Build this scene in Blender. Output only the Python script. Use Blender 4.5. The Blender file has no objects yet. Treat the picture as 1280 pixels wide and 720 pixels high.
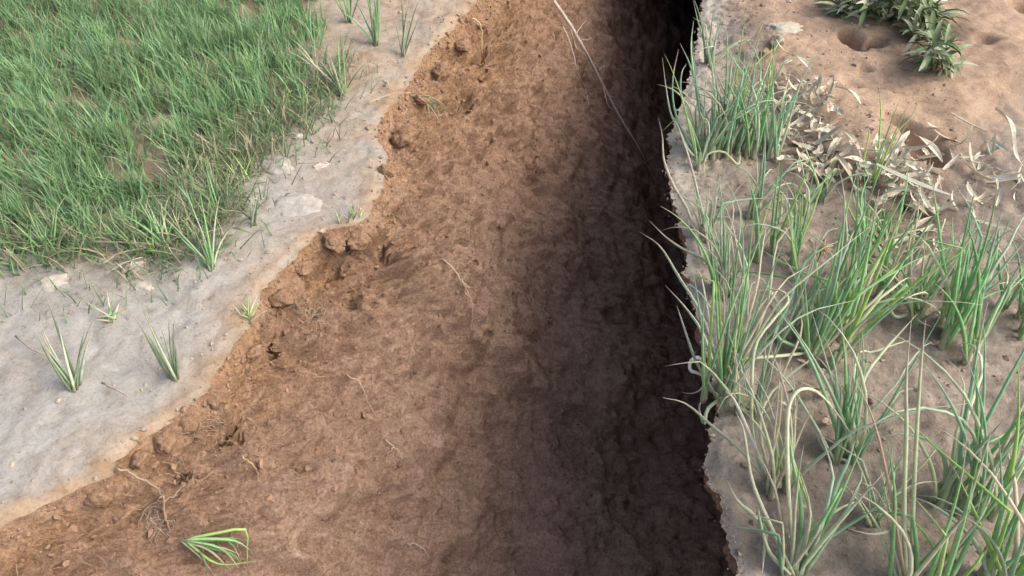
import bpy, math, random
import numpy as np
from mathutils import Vector

random.seed(7)
rng = np.random.default_rng(7)
sc = bpy.context.scene
C = sc.collection

# ------------------------------------------------------------------ camera
CAM_H, PITCH, VFOV = 1.15, 46.0, 42.0
cam_d = bpy.data.cameras.new('camera')
cam = bpy.data.objects.new('camera', cam_d)
C.objects.link(cam)
cam.location = (0, 0, CAM_H)
cam.rotation_euler = (math.radians(90 - PITCH), 0, 0)
cam_d.sensor_fit = 'HORIZONTAL'
FPX = 360 / math.tan(math.radians(VFOV / 2))          # focal length in photo pixels (1280 wide)
cam_d.angle = 2 * math.atan(640 / FPX)
cam_d.clip_start = 0.02
cam_d.clip_end = 500
sc.camera = cam

# ------------------------------------------------------------------ light
SUN_EL, SUN_AZ = 45.0, 101.0                            # azimuth clockwise from +Y (away from the camera)
w = bpy.data.worlds.new('World')
sc.world = w
w.use_nodes = True
wn = w.node_tree
sky = wn.nodes.new('ShaderNodeTexSky')
sky.sky_type = 'NISHITA'
sky.sun_disc = False
sky.sun_elevation = math.radians(SUN_EL)
sky.sun_rotation = math.radians(SUN_AZ)
sky.air_density = 0.9
sky.dust_density = 7.0
sky.ozone_density = 0.8
wn.links.new(sky.outputs[0], wn.nodes['Background'].inputs[0])
wn.nodes['Background'].inputs[1].default_value = 0.15
sd = bpy.data.lights.new('sun', 'SUN')
sd.energy = 0.95
sd.angle = math.radians(52)
sd.color = (1.0, 0.97, 0.92)
sun = bpy.data.objects.new('sun', sd)
C.objects.link(sun)
el, az = math.radians(SUN_EL), math.radians(SUN_AZ)
sdir = Vector((math.sin(az) * math.cos(el), math.cos(az) * math.cos(el), math.sin(el)))
sun.rotation_euler = (-sdir).to_track_quat('-Z', 'Y').to_euler()
sc.view_settings.view_transform = 'Standard'
sc.view_settings.look = 'None'
sc.view_settings.exposure = 0.5
sc.view_settings.gamma = 1.0

# ------------------------------------------------------------------ projection helpers (photo pixels -> the ground)
PR = math.radians(PITCH)


def ray(px, py):
    a, b = (px - 640) / FPX, (360 - py) / FPX
    return np.array([a, math.cos(PR) + b * math.sin(PR), -math.sin(PR) + b * math.cos(PR)])


def P(px, py, z=0.0):
    d = ray(px, py)
    k = (z - CAM_H) / d[2]
    return np.array([0, 0, CAM_H]) + d * k


def proj(v):
    """world points (n,3) -> photo pixels"""
    q = v - np.array([0, 0, CAM_H])
    depth = q[:, 1] * math.cos(PR) - q[:, 2] * math.sin(PR)
    up = q[:, 1] * math.sin(PR) + q[:, 2] * math.cos(PR)
    depth_c = np.where(depth > 0.05, depth, np.nan)
    return np.stack([640 + FPX * q[:, 0] / depth_c, 360 - FPX * up / depth_c, depth], 1)


# ------------------------------------------------------------------ numpy gradient noise
_perm = rng.permutation(256)
_perm = np.concatenate([_perm, _perm, _perm])
_g = rng.normal(size=(256, 3))
_g /= np.linalg.norm(_g, axis=1)[:, None]


def pn(x, y, z):
    xi, yi, zi = np.floor(x).astype(int), np.floor(y).astype(int), np.floor(z).astype(int)
    xf, yf, zf = x - xi, y - yi, z - zi
    u, v, s = [t * t * t * (t * (t * 6 - 15) + 10) for t in (xf, yf, zf)]
    out = 0
    for i in (0, 1):
        for j in (0, 1):
            for k in (0, 1):
                h = _perm[_perm[_perm[(xi + i) & 255] + ((yi + j) & 255)] + ((zi + k) & 255)]
                g = _g[h]
                d = g[..., 0] * (xf - i) + g[..., 1] * (yf - j) + g[..., 2] * (zf - k)
                out = out + d * (u if i else 1 - u) * (v if j else 1 - v) * (s if k else 1 - s)
    return out * 1.5


def fbm(x, y, z, f, octs=4, gain=0.5, seed=0.0, kind=0):
    r, a = 0, 1.0
    for o in range(octs):
        n = pn(x * f + seed, y * f + seed * 1.7, z * f - seed)
        if kind == 1:
            n = 1 - 2 * np.abs(n) * 1.6
        elif kind == 2:
            n = np.abs(n) * 2 - 0.5
        r = r + a * n
        a *= gain
        f *= 2.03
    return r


def smooth(a, b, x):
    t = np.clip((x - a) / (b - a), 0, 1)
    return t * t * (3 - 2 * t)


# ------------------------------------------------------------------ material helpers
def new_mat(name, rough=0.9, spec=0.2):
    m = bpy.data.materials.new(name)
    m.use_nodes = True
    nt = m.node_tree
    b = nt.nodes['Principled BSDF']
    b.inputs['Roughness'].default_value = rough
    b.inputs['Specular IOR Level'].default_value = spec
    return m, nt, b


def N(nt, kind, **kw):
    n = nt.nodes.new(kind)
    for k, v in kw.items():
        if k.startswith('i_'):
            n.inputs[k[2:].replace('_', ' ')].default_value = v
        else:
            setattr(n, k, v)
    return n


def noise_node(nt, scale, detail=6, rough=0.6, vec=None, dist=0.0):
    n = N(nt, 'ShaderNodeTexNoise')
    n.inputs['Scale'].default_value = scale
    n.inputs['Detail'].default_value = detail
    n.inputs['Roughness'].default_value = rough
    n.inputs['Distortion'].default_value = dist
    if vec is not None:
        nt.links.new(vec, n.inputs['Vector'])
    return n


def ramp(nt, fac, stops):
    r = N(nt, 'ShaderNodeValToRGB')
    e = r.color_ramp.elements
    while len(e) < len(stops):
        e.new(0.5)
    for q, (p, c) in zip(e, stops):
        q.position = p
        q.color = (c[0], c[1], c[2], 1)
    nt.links.new(fac, r.inputs[0])
    return r.outputs[0]


def mix(nt, fac, a, b, mode='MIX'):
    m = N(nt, 'ShaderNodeMix', data_type='RGBA', blend_type=mode)
    for sock, val in ((m.inputs[0], fac), (m.inputs[6], a), (m.inputs[7], b)):
        if isinstance(val, (int, float)):
            sock.default_value = val
        elif isinstance(val, tuple):
            sock.default_value = (*val, 1)
        else:
            nt.links.new(val, sock)
    return m.outputs[2]


def attr(nt, name, out='Fac'):
    a = N(nt, 'ShaderNodeAttribute', attribute_name=name)
    return a.outputs[out]


def bump(nt, bsdf, heights):
    prev = None
    for sock, dist, strength in heights:
        b = N(nt, 'ShaderNodeBump')
        b.inputs['Distance'].default_value = dist
        b.inputs['Strength'].default_value = strength
        nt.links.new(sock, b.inputs['Height'])
        if prev is not None:
            nt.links.new(prev, b.inputs['Normal'])
        prev = b.outputs[0]
    nt.links.new(prev, bsdf.inputs['Normal'])


def coords(nt, scale=(1, 1, 1), rot=(0, 0, 0)):
    tc = N(nt, 'ShaderNodeTexCoord')
    mp = N(nt, 'ShaderNodeMapping')
    mp.inputs['Scale'].default_value = scale
    mp.inputs['Rotation'].default_value = rot
    nt.links.new(tc.outputs['Object'], mp.inputs['Vector'])
    return mp.outputs[0]


DIP = math.radians(48)


def soil_wall_mat():
    m, nt, b = new_mat('fissure_soil', 0.95, 0.12)
    v = coords(nt)
    vs = coords(nt, (1.5, 0.40, 1.5), (0, 0, 0.25))
    big = noise_node(nt, 5.5, 6, 0.62, v, 0.4)
    mid = noise_node(nt, 26, 7, 0.68, v, 0.3)
    fine = noise_node(nt, 150, 5, 0.75, v)
    streak = noise_node(nt, 75, 5, 0.7, vs, 0.6)
    c1 = ramp(nt, big.outputs[0], [(0.3, (.285, .186, .138)), (0.5, (.375, .254, .188)), (0.72, (.46, .325, .245))])
    c2 = ramp(nt, mid.outputs[0], [(0.30, (.20, .125, .093)), (0.5, (.375, .252, .185)), (0.75, (.53, .395, .305))])
    c = mix(nt, 0.45, c1, c2)
    tan = ramp(nt, mid.outputs[0], [(0.3, (.29, .17, .095)), (0.7, (.48, .32, .205))])
    c = mix(nt, attr(nt, 'tan'), c, tan)
    fl = ramp(nt, fine.outputs[0], [(0.33, (.55, .52, .5)), (0.52, (1, 1, 1)), (0.76, (1.45, 1.5, 1.5))])
    c = mix(nt, 0.8, c, fl, 'MULTIPLY')
    st = ramp(nt, streak.outputs[0], [(0.36, (.72, .70, .68)), (0.55, (1, 1, 1)), (0.72, (1.3, 1.32, 1.34))])
    c = mix(nt, 0.7, c, st, 'MULTIPLY')
    nt.links.new(c, b.inputs['Base Color'])
    bump(nt, b, [(mid.outputs[0], 0.014, 0.35), (streak.outputs[0], 0.008, 0.5), (fine.outputs[0], 0.007, 0.8)])
    return m


def left_ground_mat():
    m, nt, b = new_mat('pale_crust', 0.95, 0.15)
    v = coords(nt)
    big = noise_node(nt, 4.0, 5, 0.6, v, 0.5)
    mid = noise_node(nt, 19, 7, 0.65, v, 0.8)
    fine = noise_node(nt, 170, 4, 0.7, v)
    white = ramp(nt, mid.outputs[0], [(0.28, (.285, .25, .205)), (0.43, (.365, .35, .315)), (0.7, (.435, .43, .41))])
    tan = ramp(nt, mid.outputs[0], [(0.3, (.30, .205, .13)), (0.55, (.42, .32, .225)), (0.75, (.47, .385, .295))])
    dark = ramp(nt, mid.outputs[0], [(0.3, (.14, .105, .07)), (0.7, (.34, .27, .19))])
    f = N(nt, 'ShaderNodeMath', operation='ADD')
    nt.links.new(attr(nt, 'tan'), f.inputs[0])
    g = N(nt, 'ShaderNodeMath', operation='MULTIPLY_ADD', use_clamp=True)
    nt.links.new(big.outputs[0], g.inputs[0])
    g.inputs[1].default_value = 2.2
    g.inputs[2].default_value = -1.15
    nt.links.new(g.outputs[0], f.inputs[1])
    f.use_clamp = True
    c = mix(nt, f.outputs[0], white, tan)
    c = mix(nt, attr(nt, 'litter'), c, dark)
    fl = ramp(nt, fine.outputs[0], [(0.3, (.72, .7, .68)), (0.5, (1, 1, 1)), (0.75, (1.12, 1.12, 1.12))])
    c = mix(nt, 0.8, c, fl, 'MULTIPLY')
    nt.links.new(c, b.inputs['Base Color'])
    bump(nt, b, [(mid.outputs[0], 0.012, 0.25), (fine.outputs[0], 0.003, 0.5)])
    return m


def right_ground_mat():
    m, nt, b = new_mat('field_soil', 0.92, 0.2)
    v = coords(nt)
    big = noise_node(nt, 6, 5, 0.6, v, 0.5)
    mid = noise_node(nt, 24, 7, 0.68, v, 0.5)
    fine = noise_node(nt, 180, 4, 0.7, v)
    mauve = ramp(nt, mid.outputs[0], [(0.3, (.215, .175, .145)), (0.52, (.30, .255, .215)), (0.75, (.39, .345, .30))])
    orange = ramp(nt, mid.outputs[0], [(0.25, (.31, .21, .145)), (0.5, (.445, .325, .232)), (0.75, (.52, .41, .315))])
    dusty = ramp(nt, mid.outputs[0], [(0.3, (.34, .31, .25)), (0.52, (.45, .42, .36)), (0.75, (.52, .49, .44))])
    c = mix(nt, attr(nt, 'dusty'), mauve, dusty)
    c = mix(nt, attr(nt, 'orange'), c, orange)
    rb = ramp(nt, big.outputs[0], [(0.3, (.82, .78, .76)), (0.5, (1, 1, 1)), (0.7, (1.12, 1.1, 1.08))])
    c = mix(nt, 0.9, c, rb, 'MULTIPLY')
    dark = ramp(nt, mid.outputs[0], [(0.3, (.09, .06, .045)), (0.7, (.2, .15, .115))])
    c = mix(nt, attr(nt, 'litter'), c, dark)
    fl = ramp(nt, fine.outputs[0], [(0.3, (.7, .68, .66)), (0.5, (1, 1, 1)), (0.75, (1.18, 1.18, 1.18))])
    c = mix(nt, 0.8, c, fl, 'MULTIPLY')
    nt.links.new(c, b.inputs['Base Color'])
    bump(nt, b, [(mid.outputs[0], 0.02, 0.5), (fine.outputs[0], 0.004, 0.55)])
    return m


def col_mat(name, rough=0.55, spec=0.35, vary=25, trans=0.0, bumpy=0.0):
    """plant and root surfaces: pigment comes from the mesh's own colour attribute, mottled by noise"""
    m, nt, b = new_mat(name, rough, spec)
    v = coords(nt)
    n = noise_node(nt, vary, 4, 0.65, v)
    r = ramp(nt, n.outputs[0], [(0.3, (.74, .76, .74)), (0.5, (1, 1, 1)), (0.72, (1.22, 1.18, 1.2))])
    c = mix(nt, 0.85, attr(nt, 'col', 'Color'), r, 'MULTIPLY')
    nt.links.new(c, b.inputs['Base Color'])
    if trans:
        tr_ = N(nt, 'ShaderNodeBsdfTranslucent')
        nt.links.new(c, tr_.inputs['Color'])
        ms = N(nt, 'ShaderNodeMixShader')
        ms.inputs[0].default_value = trans
        nt.links.new(b.outputs[0], ms.inputs[1])
        nt.links.new(tr_.outputs[0], ms.inputs[2])
        nt.links.new(ms.outputs[0], nt.nodes['Material Output'].inputs['Surface'])
    if bumpy:
        bump(nt, b, [(n.outputs[0], bumpy, 0.5)])
    return m


M_WALL, M_LEFT, M_RIGHT = soil_wall_mat(), left_ground_mat(), right_ground_mat()
M_LEAF = col_mat('onion_leaf', 0.7, 0.18, 60, 0.25)
M_GRASS = col_mat('grass_blade', 0.65, 0.2, 20, 0.3)
M_STRAW = col_mat('straw', 0.8, 0.2, 90, bumpy=0.002)
M_ROOT = col_mat('root_bark', 0.85, 0.15, 120, bumpy=0.002)
M_CRUMB = col_mat('soil_crumb', 0.95, 0.1, 70, bumpy=0.006)
M_WEED = col_mat('dusty_leaf', 0.9, 0.08, 90)


# ------------------------------------------------------------------ mesh helpers
def mesh_from(name, verts, faces, cols=None, smooth_=True, attrs=None):
    me = bpy.data.meshes.new(name)
    verts = np.asarray(verts, np.float32).reshape(-1, 3)
    if isinstance(faces, np.ndarray):
        k = faces.shape[1]
        me.vertices.add(len(verts))
        me.vertices.foreach_set('co', verts.ravel())
        me.loops.add(faces.size)
        me.loops.foreach_set('vertex_index', faces.astype(np.int32).ravel())
        me.polygons.add(len(faces))
        me.polygons.foreach_set('loop_start', np.arange(0, faces.size, k, dtype=np.int32))
        me.update(calc_edges=True)
    else:
        me.from_pydata(verts.tolist(), [], faces)
    me.polygons.foreach_set('use_smooth', np.full(len(me.polygons), smooth_))
    if cols is not None:
        a = me.attributes.new('col', 'FLOAT_COLOR', 'POINT')
        cc = np.ones((len(verts), 4), np.float32)
        cc[:, :3] = np.asarray(cols, np.float32).reshape(-1, 3)
        a.data.foreach_set('color', cc.ravel())
    for k, v in (attrs or {}).items():
        a = me.attributes.new(k, 'FLOAT', 'POINT')
        a.data.foreach_set('value', np.asarray(v, np.float32).ravel())
    return me


def link(name, me, mat, parent=None):
    o = bpy.data.objects.new(name, me)
    C.objects.link(o)
    if mat is not None and me is not None and not me.materials:
        me.materials.append(mat)
    if parent is not None:
        o.parent = parent
    return o


def tag(o, label, cat, group=None):
    o['label'] = label
    o['category'] = cat
    if group:
        o['group'] = group
    return o


def thing(name, label, cat, loc, group=None):
    o = bpy.data.objects.new(name, None)
    C.objects.link(o)
    o.location = tuple(float(a) for a in loc)
    o.empty_display_size = 0.05
    return tag(o, label, cat, group)


def grid_faces(nr, nc):
    i = np.arange(nr * nc).reshape(nr, nc)
    return np.stack([i[:-1, :-1].ravel(), i[:-1, 1:].ravel(), i[1:, 1:].ravel(), i[1:, :-1].ravel()], 1)


def resample(pts, n):
    """smooth curve (Catmull-Rom) through pts, n samples"""
    p = np.asarray(pts, float)
    if len(p) == 2:
        t = np.linspace(0, 1, n)[:, None]
        return p[0] * (1 - t) + p[1] * t
    q = np.vstack([2 * p[0] - p[1], p, 2 * p[-1] - p[-2]])
    seg = len(p) - 1
    out = []
    for s in np.linspace(0, seg - 1e-6, n):
        k = int(s)
        t = s - k
        a, b, c, d = q[k], q[k + 1], q[k + 2], q[k + 3]
        out.append(0.5 * (2 * b + (c - a) * t + (2 * a - 5 * b + 4 * c - d) * t * t + (3 * b - a - 3 * c + d) * t ** 3))
    return np.array(out)


def tube(path, radii, cols, sides=5, flat=1.0):
    """tapered tube along path -> verts, quad faces, colours (last ring closes to a point)"""
    p = np.asarray(path, float)
    n = len(p)
    tan = np.gradient(p, axis=0)
    tan /= np.linalg.norm(tan, axis=1)[:, None] + 1e-9
    ref = np.array([0.31, -0.52, 0.8])
    side = np.cross(tan, ref)
    side /= np.linalg.norm(side, axis=1)[:, None] + 1e-9
    up = np.cross(side, tan)
    vs, cs = [], []
    ang = np.linspace(0, 2 * math.pi, sides, endpoint=False)
    for k in range(n):
        r = radii[k]
        for a in ang:
            vs.append(p[k] + side[k] * math.cos(a) * r + up[k] * math.sin(a) * r * flat)
            cs.append(cols[k])
    fs = []
    for k in range(n - 1):
        for s in range(sides):
            a, b = k * sides + s, k * sides + (s + 1) % sides
            fs.append((a, b, b + sides, a + sides))
    fs.append(tuple(range(sides - 1, -1, -1)))
    fs.append(tuple((n - 1) * sides + s for s in range(sides)))
    return vs, fs, cs


class MB:
    def __init__(self):
        self.v, self.f, self.c = [], [], []

    def add(self, v, f, c):
        o = len(self.v)
        self.v += list(v)
        self.c += list(c)
        self.f += [tuple(i + o for i in q) for q in f]

    def build(self, name, mat, parent=None, origin=None, smooth_=True):
        v = np.array(self.v, float)
        if origin is not None:
            v = v - np.asarray(origin)
        return link(name, mesh_from(name, v, self.f, self.c, smooth_), mat, parent)


def lerp(a, b, t):
    return tuple(a[i] * (1 - t) + b[i] * t for i in range(3))


# ------------------------------------------------------------------ the fissure: rims traced on the ground plane
L_PX = [(640, -70), (590, 7), (565, 36), (533, 62), (520, 92), (503, 112), (486, 138), (472, 152), (475, 176), (484, 194),
        (478, 232), (468, 258), (448, 279), (420, 283), (394, 292), (372, 316), (350, 338), (328, 362), (318, 384), (308, 408),
        (287, 440), (268, 468), (258, 488), (245, 498), (232, 512), (216, 524), (206, 524), (192, 538), (174, 549), (158, 566),
        (147, 578), (136, 594), (124, 600), (96, 610), (60, 628), (20, 646), (-60, 690), (-200, 780)]
R_PX = [(892, -90), (880, -20), (876, 20), (872, 45), (862, 85), (856, 115), (846, 145), (836, 165), (836, 190), (834, 205),
        (837, 235), (846, 262), (852, 290), (858, 318), (860, 340), (864, 372), (872, 402), (881, 430), (888, 460),
        (892, 490), (899, 518), (890, 532), (884, 560), (882, 590), (884, 605), (898, 622), (907, 650), (914, 682), (922, 715),
        (940, 780), (980, 900)]


def rim_curve(px):
    w_ = np.array([P(a, b)[:2] for a, b in px])
    o = np.argsort(w_[:, 1])
    return w_[o, 1], w_[o, 0]


Ly, Lx = rim_curve(L_PX)
Ry, Rx = rim_curve(R_PX)


def ends(y, x, mid):
    """beyond the traced stretch the two rims run on and close up"""
    y2 = np.concatenate([[-6, -2.5], y, [y[-1] + 1.2, y[-1] + 4, y[-1] + 9]])
    x2 = np.concatenate([[-0.2, 0.55 * x[0] - 0.1], x, [0.75 * x[-1] + .25 * mid, .4 * x[-1] + .6 * mid, mid]])
    return y2, x2


Ly, Lx = ends(Ly, Lx, 0.5)
Ry, Rx = ends(Ry, Rx, 0.5)


def rag(y, s):
    z = np.zeros_like(y)
    return (0.007 * fbm(y, z, z, 14, 2, .6, s) + 0.007 * fbm(y, z, z, 45, 3, .65, s + 3)) * smooth(9, 5, y)


def xL(y):
    return np.interp(y, Ly, Lx) + rag(y, 1.3)


def xR(y):
    return np.maximum(np.interp(y, Ry, Rx) + 1.3 * rag(y, 8.1), xL(y) + 0.01)


ys = np.concatenate([[-40, -20, -10, -6, -4, -2.5], np.linspace(-1.6, .26, 24), np.linspace(.28, 3.6, 720),
                     np.linspace(3.63, 6.5, 110), np.linspace(6.7, 13, 28), [16, 20, 30, 45, 70]])
XL, XR = xL(ys), xR(ys)
NR = len(ys)


# zones traced on the ground plane
def blob(x, y, pts):
    """soft union of ground-plane discs given as (px, py, radius in m)"""
    r = np.zeros_like(x)
    for px, py, rad in pts:
        c = P(px, py)
        r = np.maximum(r, np.exp(-((x - c[0]) ** 2 + (y - c[1]) ** 2) / (2 * rad * rad)))
    return r


def inside(x, y, poly_px, soft=0.05):
    """signed soft mask of a polygon on the ground"""
    poly = np.array([P(a, b)[:2] for a, b in poly_px])
    n = len(poly)
    ins = np.zeros(x.shape, bool)
    dist = np.full(x.shape, 1e9)
    for i in range(n):
        a, b = poly[i], poly[(i + 1) % n]
        cond = ((a[1] > y) != (b[1] > y)) & (x < (b[0] - a[0]) * (y - a[1]) / (b[1] - a[1] + 1e-12) + a[0])
        ins ^= cond
        ab = b - a
        t = np.clip(((x - a[0]) * ab[0] + (y - a[1]) * ab[1]) / (ab @ ab), 0, 1)
        dist = np.minimum(dist, np.hypot(x - a[0] - ab[0] * t, y - a[1] - ab[1] * t))
    s = np.where(ins, dist, -dist)
    return smooth(-soft, soft, s)


GRASS_POLY = [(-400, -60), (180, -20), (398, -20), (400, 40), (392, 82), (362, 122), (330, 140), (300, 158), (268, 180), (240, 192),
              (222, 214), (208, 250), (196, 282), (150, 300), (60, 312), (-120, 330), (-400, 360)]
BANK_POLY = [(905, -40), (1020, -60), (1500, -90), (1500, 130), (1290, 130), (1165, 215),
             (1110, 196), (1060, 205), (1030, 150), (985, 120), (940, 70), (925, 20)]


def hL(x, y):
    z = 0.010 * fbm(x, y, 0 * x, 3, 3, .5, 4.0) + 0.0035 * fbm(x, y, 0 * x, 13, 4, .55, 2.0, 2)
    return z


def hR(x, y):
    z = 0.010 * fbm(x, y, 0 * x, 4, 3, .5, 14.0) + 0.008 * fbm(x, y, 0 * x, 15, 4, .55, 22.0, 2)
    b = inside(x, y, BANK_POLY, 0.10)
    z = z * (1 - .6 * b)
    z = z + b * (0.035 + 0.016 * fbm(x, y, 0 * x, 5, 3, .5, 31.0))
    # foot holes and clefts in the loose bank
    for px, py, r, d in ((1060, 60, .022, .06), (1055, 54, .015, .07), (1062, 62, .016, .08), (1070, 70, .015, .06), (1088, 66, .014, .06), (1097, 64, .012, .035), (1077, 98, .012, .02),
                         (1132, 170, .018, .03), (1148, 186, .03, .05), (1160, 196, .03, .05), (1112, 160, .02, .025), (1060, 118, .018, .012),
                         (1275, 20, .03, .05), (1225, 60, .02, .02)):
        c = P(px, py)
        z = z - 1.3 * d * np.exp(-(((x - c[0]) ** 2 + (y - c[1]) ** 2) / (2.4 * r * r)) ** 2)
    return z


# left ground -----------------------------------------------------
tl = np.concatenate([[0], np.cumsum(np.concatenate([np.full(10, .003), np.linspace(.004, .012, 190), np.geomspace(.02, 9, 40)]))])
X = XL[:, None] - tl[None, :]
Y = np.repeat(ys[:, None], len(tl), 1)
edge = smooth(0, 0.05, tl)[None, :]
Z = hL(X, Y) * edge - 0.006 * (1 - smooth(0, .03, tl))[None, :]
ridge_tan = (.75 * np.exp(-(tl / 0.05) ** 2)[None, :] + .55 * np.exp(-(tl[None, :] / (.09 + .13 * smooth(1.1, 1.5, Y))) ** 2)) * (0.75 + 0.6 * fbm(X, Y, 0 * X, 9, 3, .6, 5.5))
tan_far = smooth(1.3, 2.1, Y) * 0.55
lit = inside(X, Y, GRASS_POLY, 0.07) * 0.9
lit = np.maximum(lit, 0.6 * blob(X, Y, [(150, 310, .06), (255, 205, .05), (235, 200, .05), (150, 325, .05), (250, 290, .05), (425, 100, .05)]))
me = mesh_from('left_ground', np.stack([X, Y, Z], -1), grid_faces(NR, len(tl))[:, ::-1], attrs={
    'tan': np.clip(np.maximum(ridge_tan, tan_far), 0, 1), 'litter': np.clip(lit, 0, 1)})
o = link('ground', me, M_LEFT)
o['kind'] = 'structure'

# fissure wall (left face, in view) --------------------------------
tw = np.concatenate([[0], np.cumsum(np.concatenate([np.full(25, .0022), np.linspace(.003, .0075, 220), np.geomspace(.01, .12, 26)]))])
T = np.repeat(tw[None, :], NR, 0)
Yw = np.repeat(ys[:, None], len(tw), 1)
m0 = np.interp(ys, [0, .7, 1.2, 1.9, 2.6, 4], [1.2, 1.25, 1.5, 1.55, 1.55, 1.5])[:, None]     # slope of the upper face
m1 = np.interp(ys, [0, .8, 1.6, 2.6, 4], [.26, .28, .55, 1.3, 1.4])[:, None]              # steeper below
tb = np.interp(ys, [.5, 1.2, 2.0, 2.8], [.55, .42, .32, .26])[:, None]
SL = m1 + (m0 - m1) * (1 - smooth(tb - .18, tb + .2, T))
D = np.concatenate([np.zeros((NR, 1)), np.cumsum((SL[:, 1:] + SL[:, :-1]) * .5 * np.diff(tw)[None, :], 1)], 1)
D = D + 0.022 * smooth(0, .02, T)                                                             # broken lip
Xw = XL[:, None] + T
Zw = -D - 0.006
nx, nz = math.sin(DIP), math.cos(DIP)
q = (Xw, Yw, Zw)
disp = 0.060 * fbm(*q, 2.6, 3, .45, 6.0) + (0.014 + 0.022 * np.exp(-(T / .35) ** 2)) * fbm(*q, 7.5, 2, .45, 9.0, 2) \
    + 0.0095 * fbm(*q, 22, 3, .5, 12.0) + 0.0048 * fbm(*q, 60, 3, .65, 17.0)
# ribs that run down the slope where clods have slid
disp += 0.010 * fbm(Xw * .3, Yw, Zw * .3, 22, 3, .6, 40.0)
# rougher, cloddier soil close under the rim
up_w = np.exp(-(T / .22) ** 2)
disp += up_w * (0.042 * fbm(*q, 14, 4, .6, 50.0, 2) + 0.010 * np.minimum(0, fbm(*q, 26, 3, .6, 55.0, 1) * -1 + .5))
# a crumbled ledge part-way along, and a cloddy far shoulder
led = np.exp(-((Yw - 1.45) / .28) ** 2 - ((T - .10) / .13) ** 2) + .8 * np.exp(-((Yw - 2.3) / .3) ** 2 - ((T - .15) / .16) ** 2)
disp += led * (.040 * fbm(*q, 9, 4, .62, 58.0, 2) + .018 * fbm(*q, 24, 3, .6, 59.0, 2))
ramp_w = smooth(0, .07, T)
disp *= ramp_w
Xw = Xw + disp * nx
Zw = Zw + disp * nz
W = np.stack([Xw, Yw, Zw], -1)
PXW = proj(W.reshape(-1, 3))
NC = len(tw)


def wall_idx(px, py):
    d = (PXW[:, 0] - px) ** 2 + (PXW[:, 1] - py) ** 2
    d = np.where(np.isnan(d), 1e9, d)
    near = d < max(9.0, d.min() + 1)
    k = np.where(near)[0]
    return k[np.argmin(PXW[k, 2])]


Wf = W.reshape(-1, 3)
nrm = np.array([nx, 0, nz])
PIT_N = np.clip(1.3 * fbm(Wf[:, 0], Wf[:, 1], Wf[:, 2], 45, 3, .6, 33.0), -1, 1.2)
# hollows (+) and lumps (-): photo pixel, radius, depth
for px, py, r, d in ((600, 70, .022, .05), (607, 84, .018, .05), (592, 48, .014, .03), (562, 78, .02, .022), (583, 130, .02, .03), (590, 150, .016, .022),
                     (333, 425, .016, .045), (337, 440, .012, .045), (410, 345, .02, .03), (395, 362, .02, .025), (432, 378, .014, .03), (418, 395, .012, .025),
                     (470, 316, .022, .04), (482, 330, .02, .03), (470, 372, .014, .025), (488, 372, .016, .03),
                     (282, 540, .014, .035), (268, 548, .014, .035), (285, 530, .012, .03), (238, 580, .014, .025), (225, 590, .014, .028), (250, 592, .012, .02),
                     (240, 565, .012, .02), (500, 618, .028, .035), (520, 632, .03, .04), (545, 650, .025, .03), (618, 530, .014, .03), (680, 235, .03, .05),
                     (672, 222, .022, .03), (640, 290, .018, .025), (655, 690, .012, .025), (690, 130, .035, .035), (500, 685, .016, .02), (770, 395, .02, .035),
                     (575, 700, .02, .03), (660, 310, .015, .02), (560, 585, .02, .02), (520, 175, .012, .02), (640, 180, .03, .025), (830, 545, .02, .03),
                     (700, 410, .03, .02), (740, 100, .05, .03), (620, 440, .03, .02),
                     (500, 166, .030, -.06), (488, 158, .018, -.02), (440, 300, .03, -.04), (400, 312, .026, -.04), (352, 356, .024, -.036), (330, 392, .018, -.03), (308, 430, .02, -.028), (280, 470, .02, -.025), (240, 522, .018, -.028), (212, 540, .02, -.03), (186, 562, .016, -.026), (158, 588, .018, -.028), (120, 622, .02, -.025), (60, 650, .02, -.025), (548, 92, .03, -.035), (575, 60, .025, -.035), (612, 32, .03, -.035), (630, 70, .03, -.04), (520, 132, .02, -.03), (486, 215, .022, -.03), (490, 250, .024, -.035), (468, 290, .022, -.035), (520, 330, .03, -.03), (545, 260, .035, -.03), (440, 372, .022, -.03), (380, 440, .03, -.025), (640, 110, .04, -.02), (575, 100, .03, -.025), (645, 150, .05, -.02),
                     (420, 305, .035, -.03), (360, 380, .028, -.022), (445, 340, .03, -.02), (455, 400, .04, -.02), (230, 625, .03, -.022),
                     (160, 610, .02, -.016), (205, 560, .02, -.014), (600, 640, .05, -.02), (545, 380, .05, -.012), (735, 620, .05, -.025), (700, 690, .05, -.02)):
    c = Wf[wall_idx(px, py)]
    dd = ((Wf - c) ** 2).sum(1)
    hole = d >= .026 and r <= .023 and (c[2] > -.30 or py < 120)
    dd = dd * (1 + .5 * PIT_N)
    g = ((.9 * d + .9 * r) * np.exp(-(dd / (1.7 * r * r)) ** 2) if hole else (1.5 if d > 0 else 1.25) * d * np.exp(-dd / (2 * r * r))) * smooth(0, .03, T.ravel())
    Wf -= (np.array([.05, -.12, .99]) if hole else nrm)[None, :] * g[:, None]      # hollows are scoured downwards, lumps stand proud
W = Wf.reshape(NR, NC, 3)
PXW = proj(Wf)
tan_w = np.clip(np.exp(-(T / .10) ** 2) * (0.75 + 0.8 * fbm(*q, 7, 3, .6, 60.0)) + .55 * smooth(1.5, 2.2, Yw) * np.exp(-(T / .32) ** 2), 0, 1)
me = mesh_from('fissure_wall', W, grid_faces(NR, NC), attrs={'tan': tan_w})
o = link('fissure_wall', me, M_WALL)
o['kind'] = 'structure'


def WP(px, py, off=0.0):
    """point on the fissure wall seen at a photo pixel, lifted off along the wall normal"""
    return Wf[wall_idx(px, py)] + nrm * off


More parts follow.
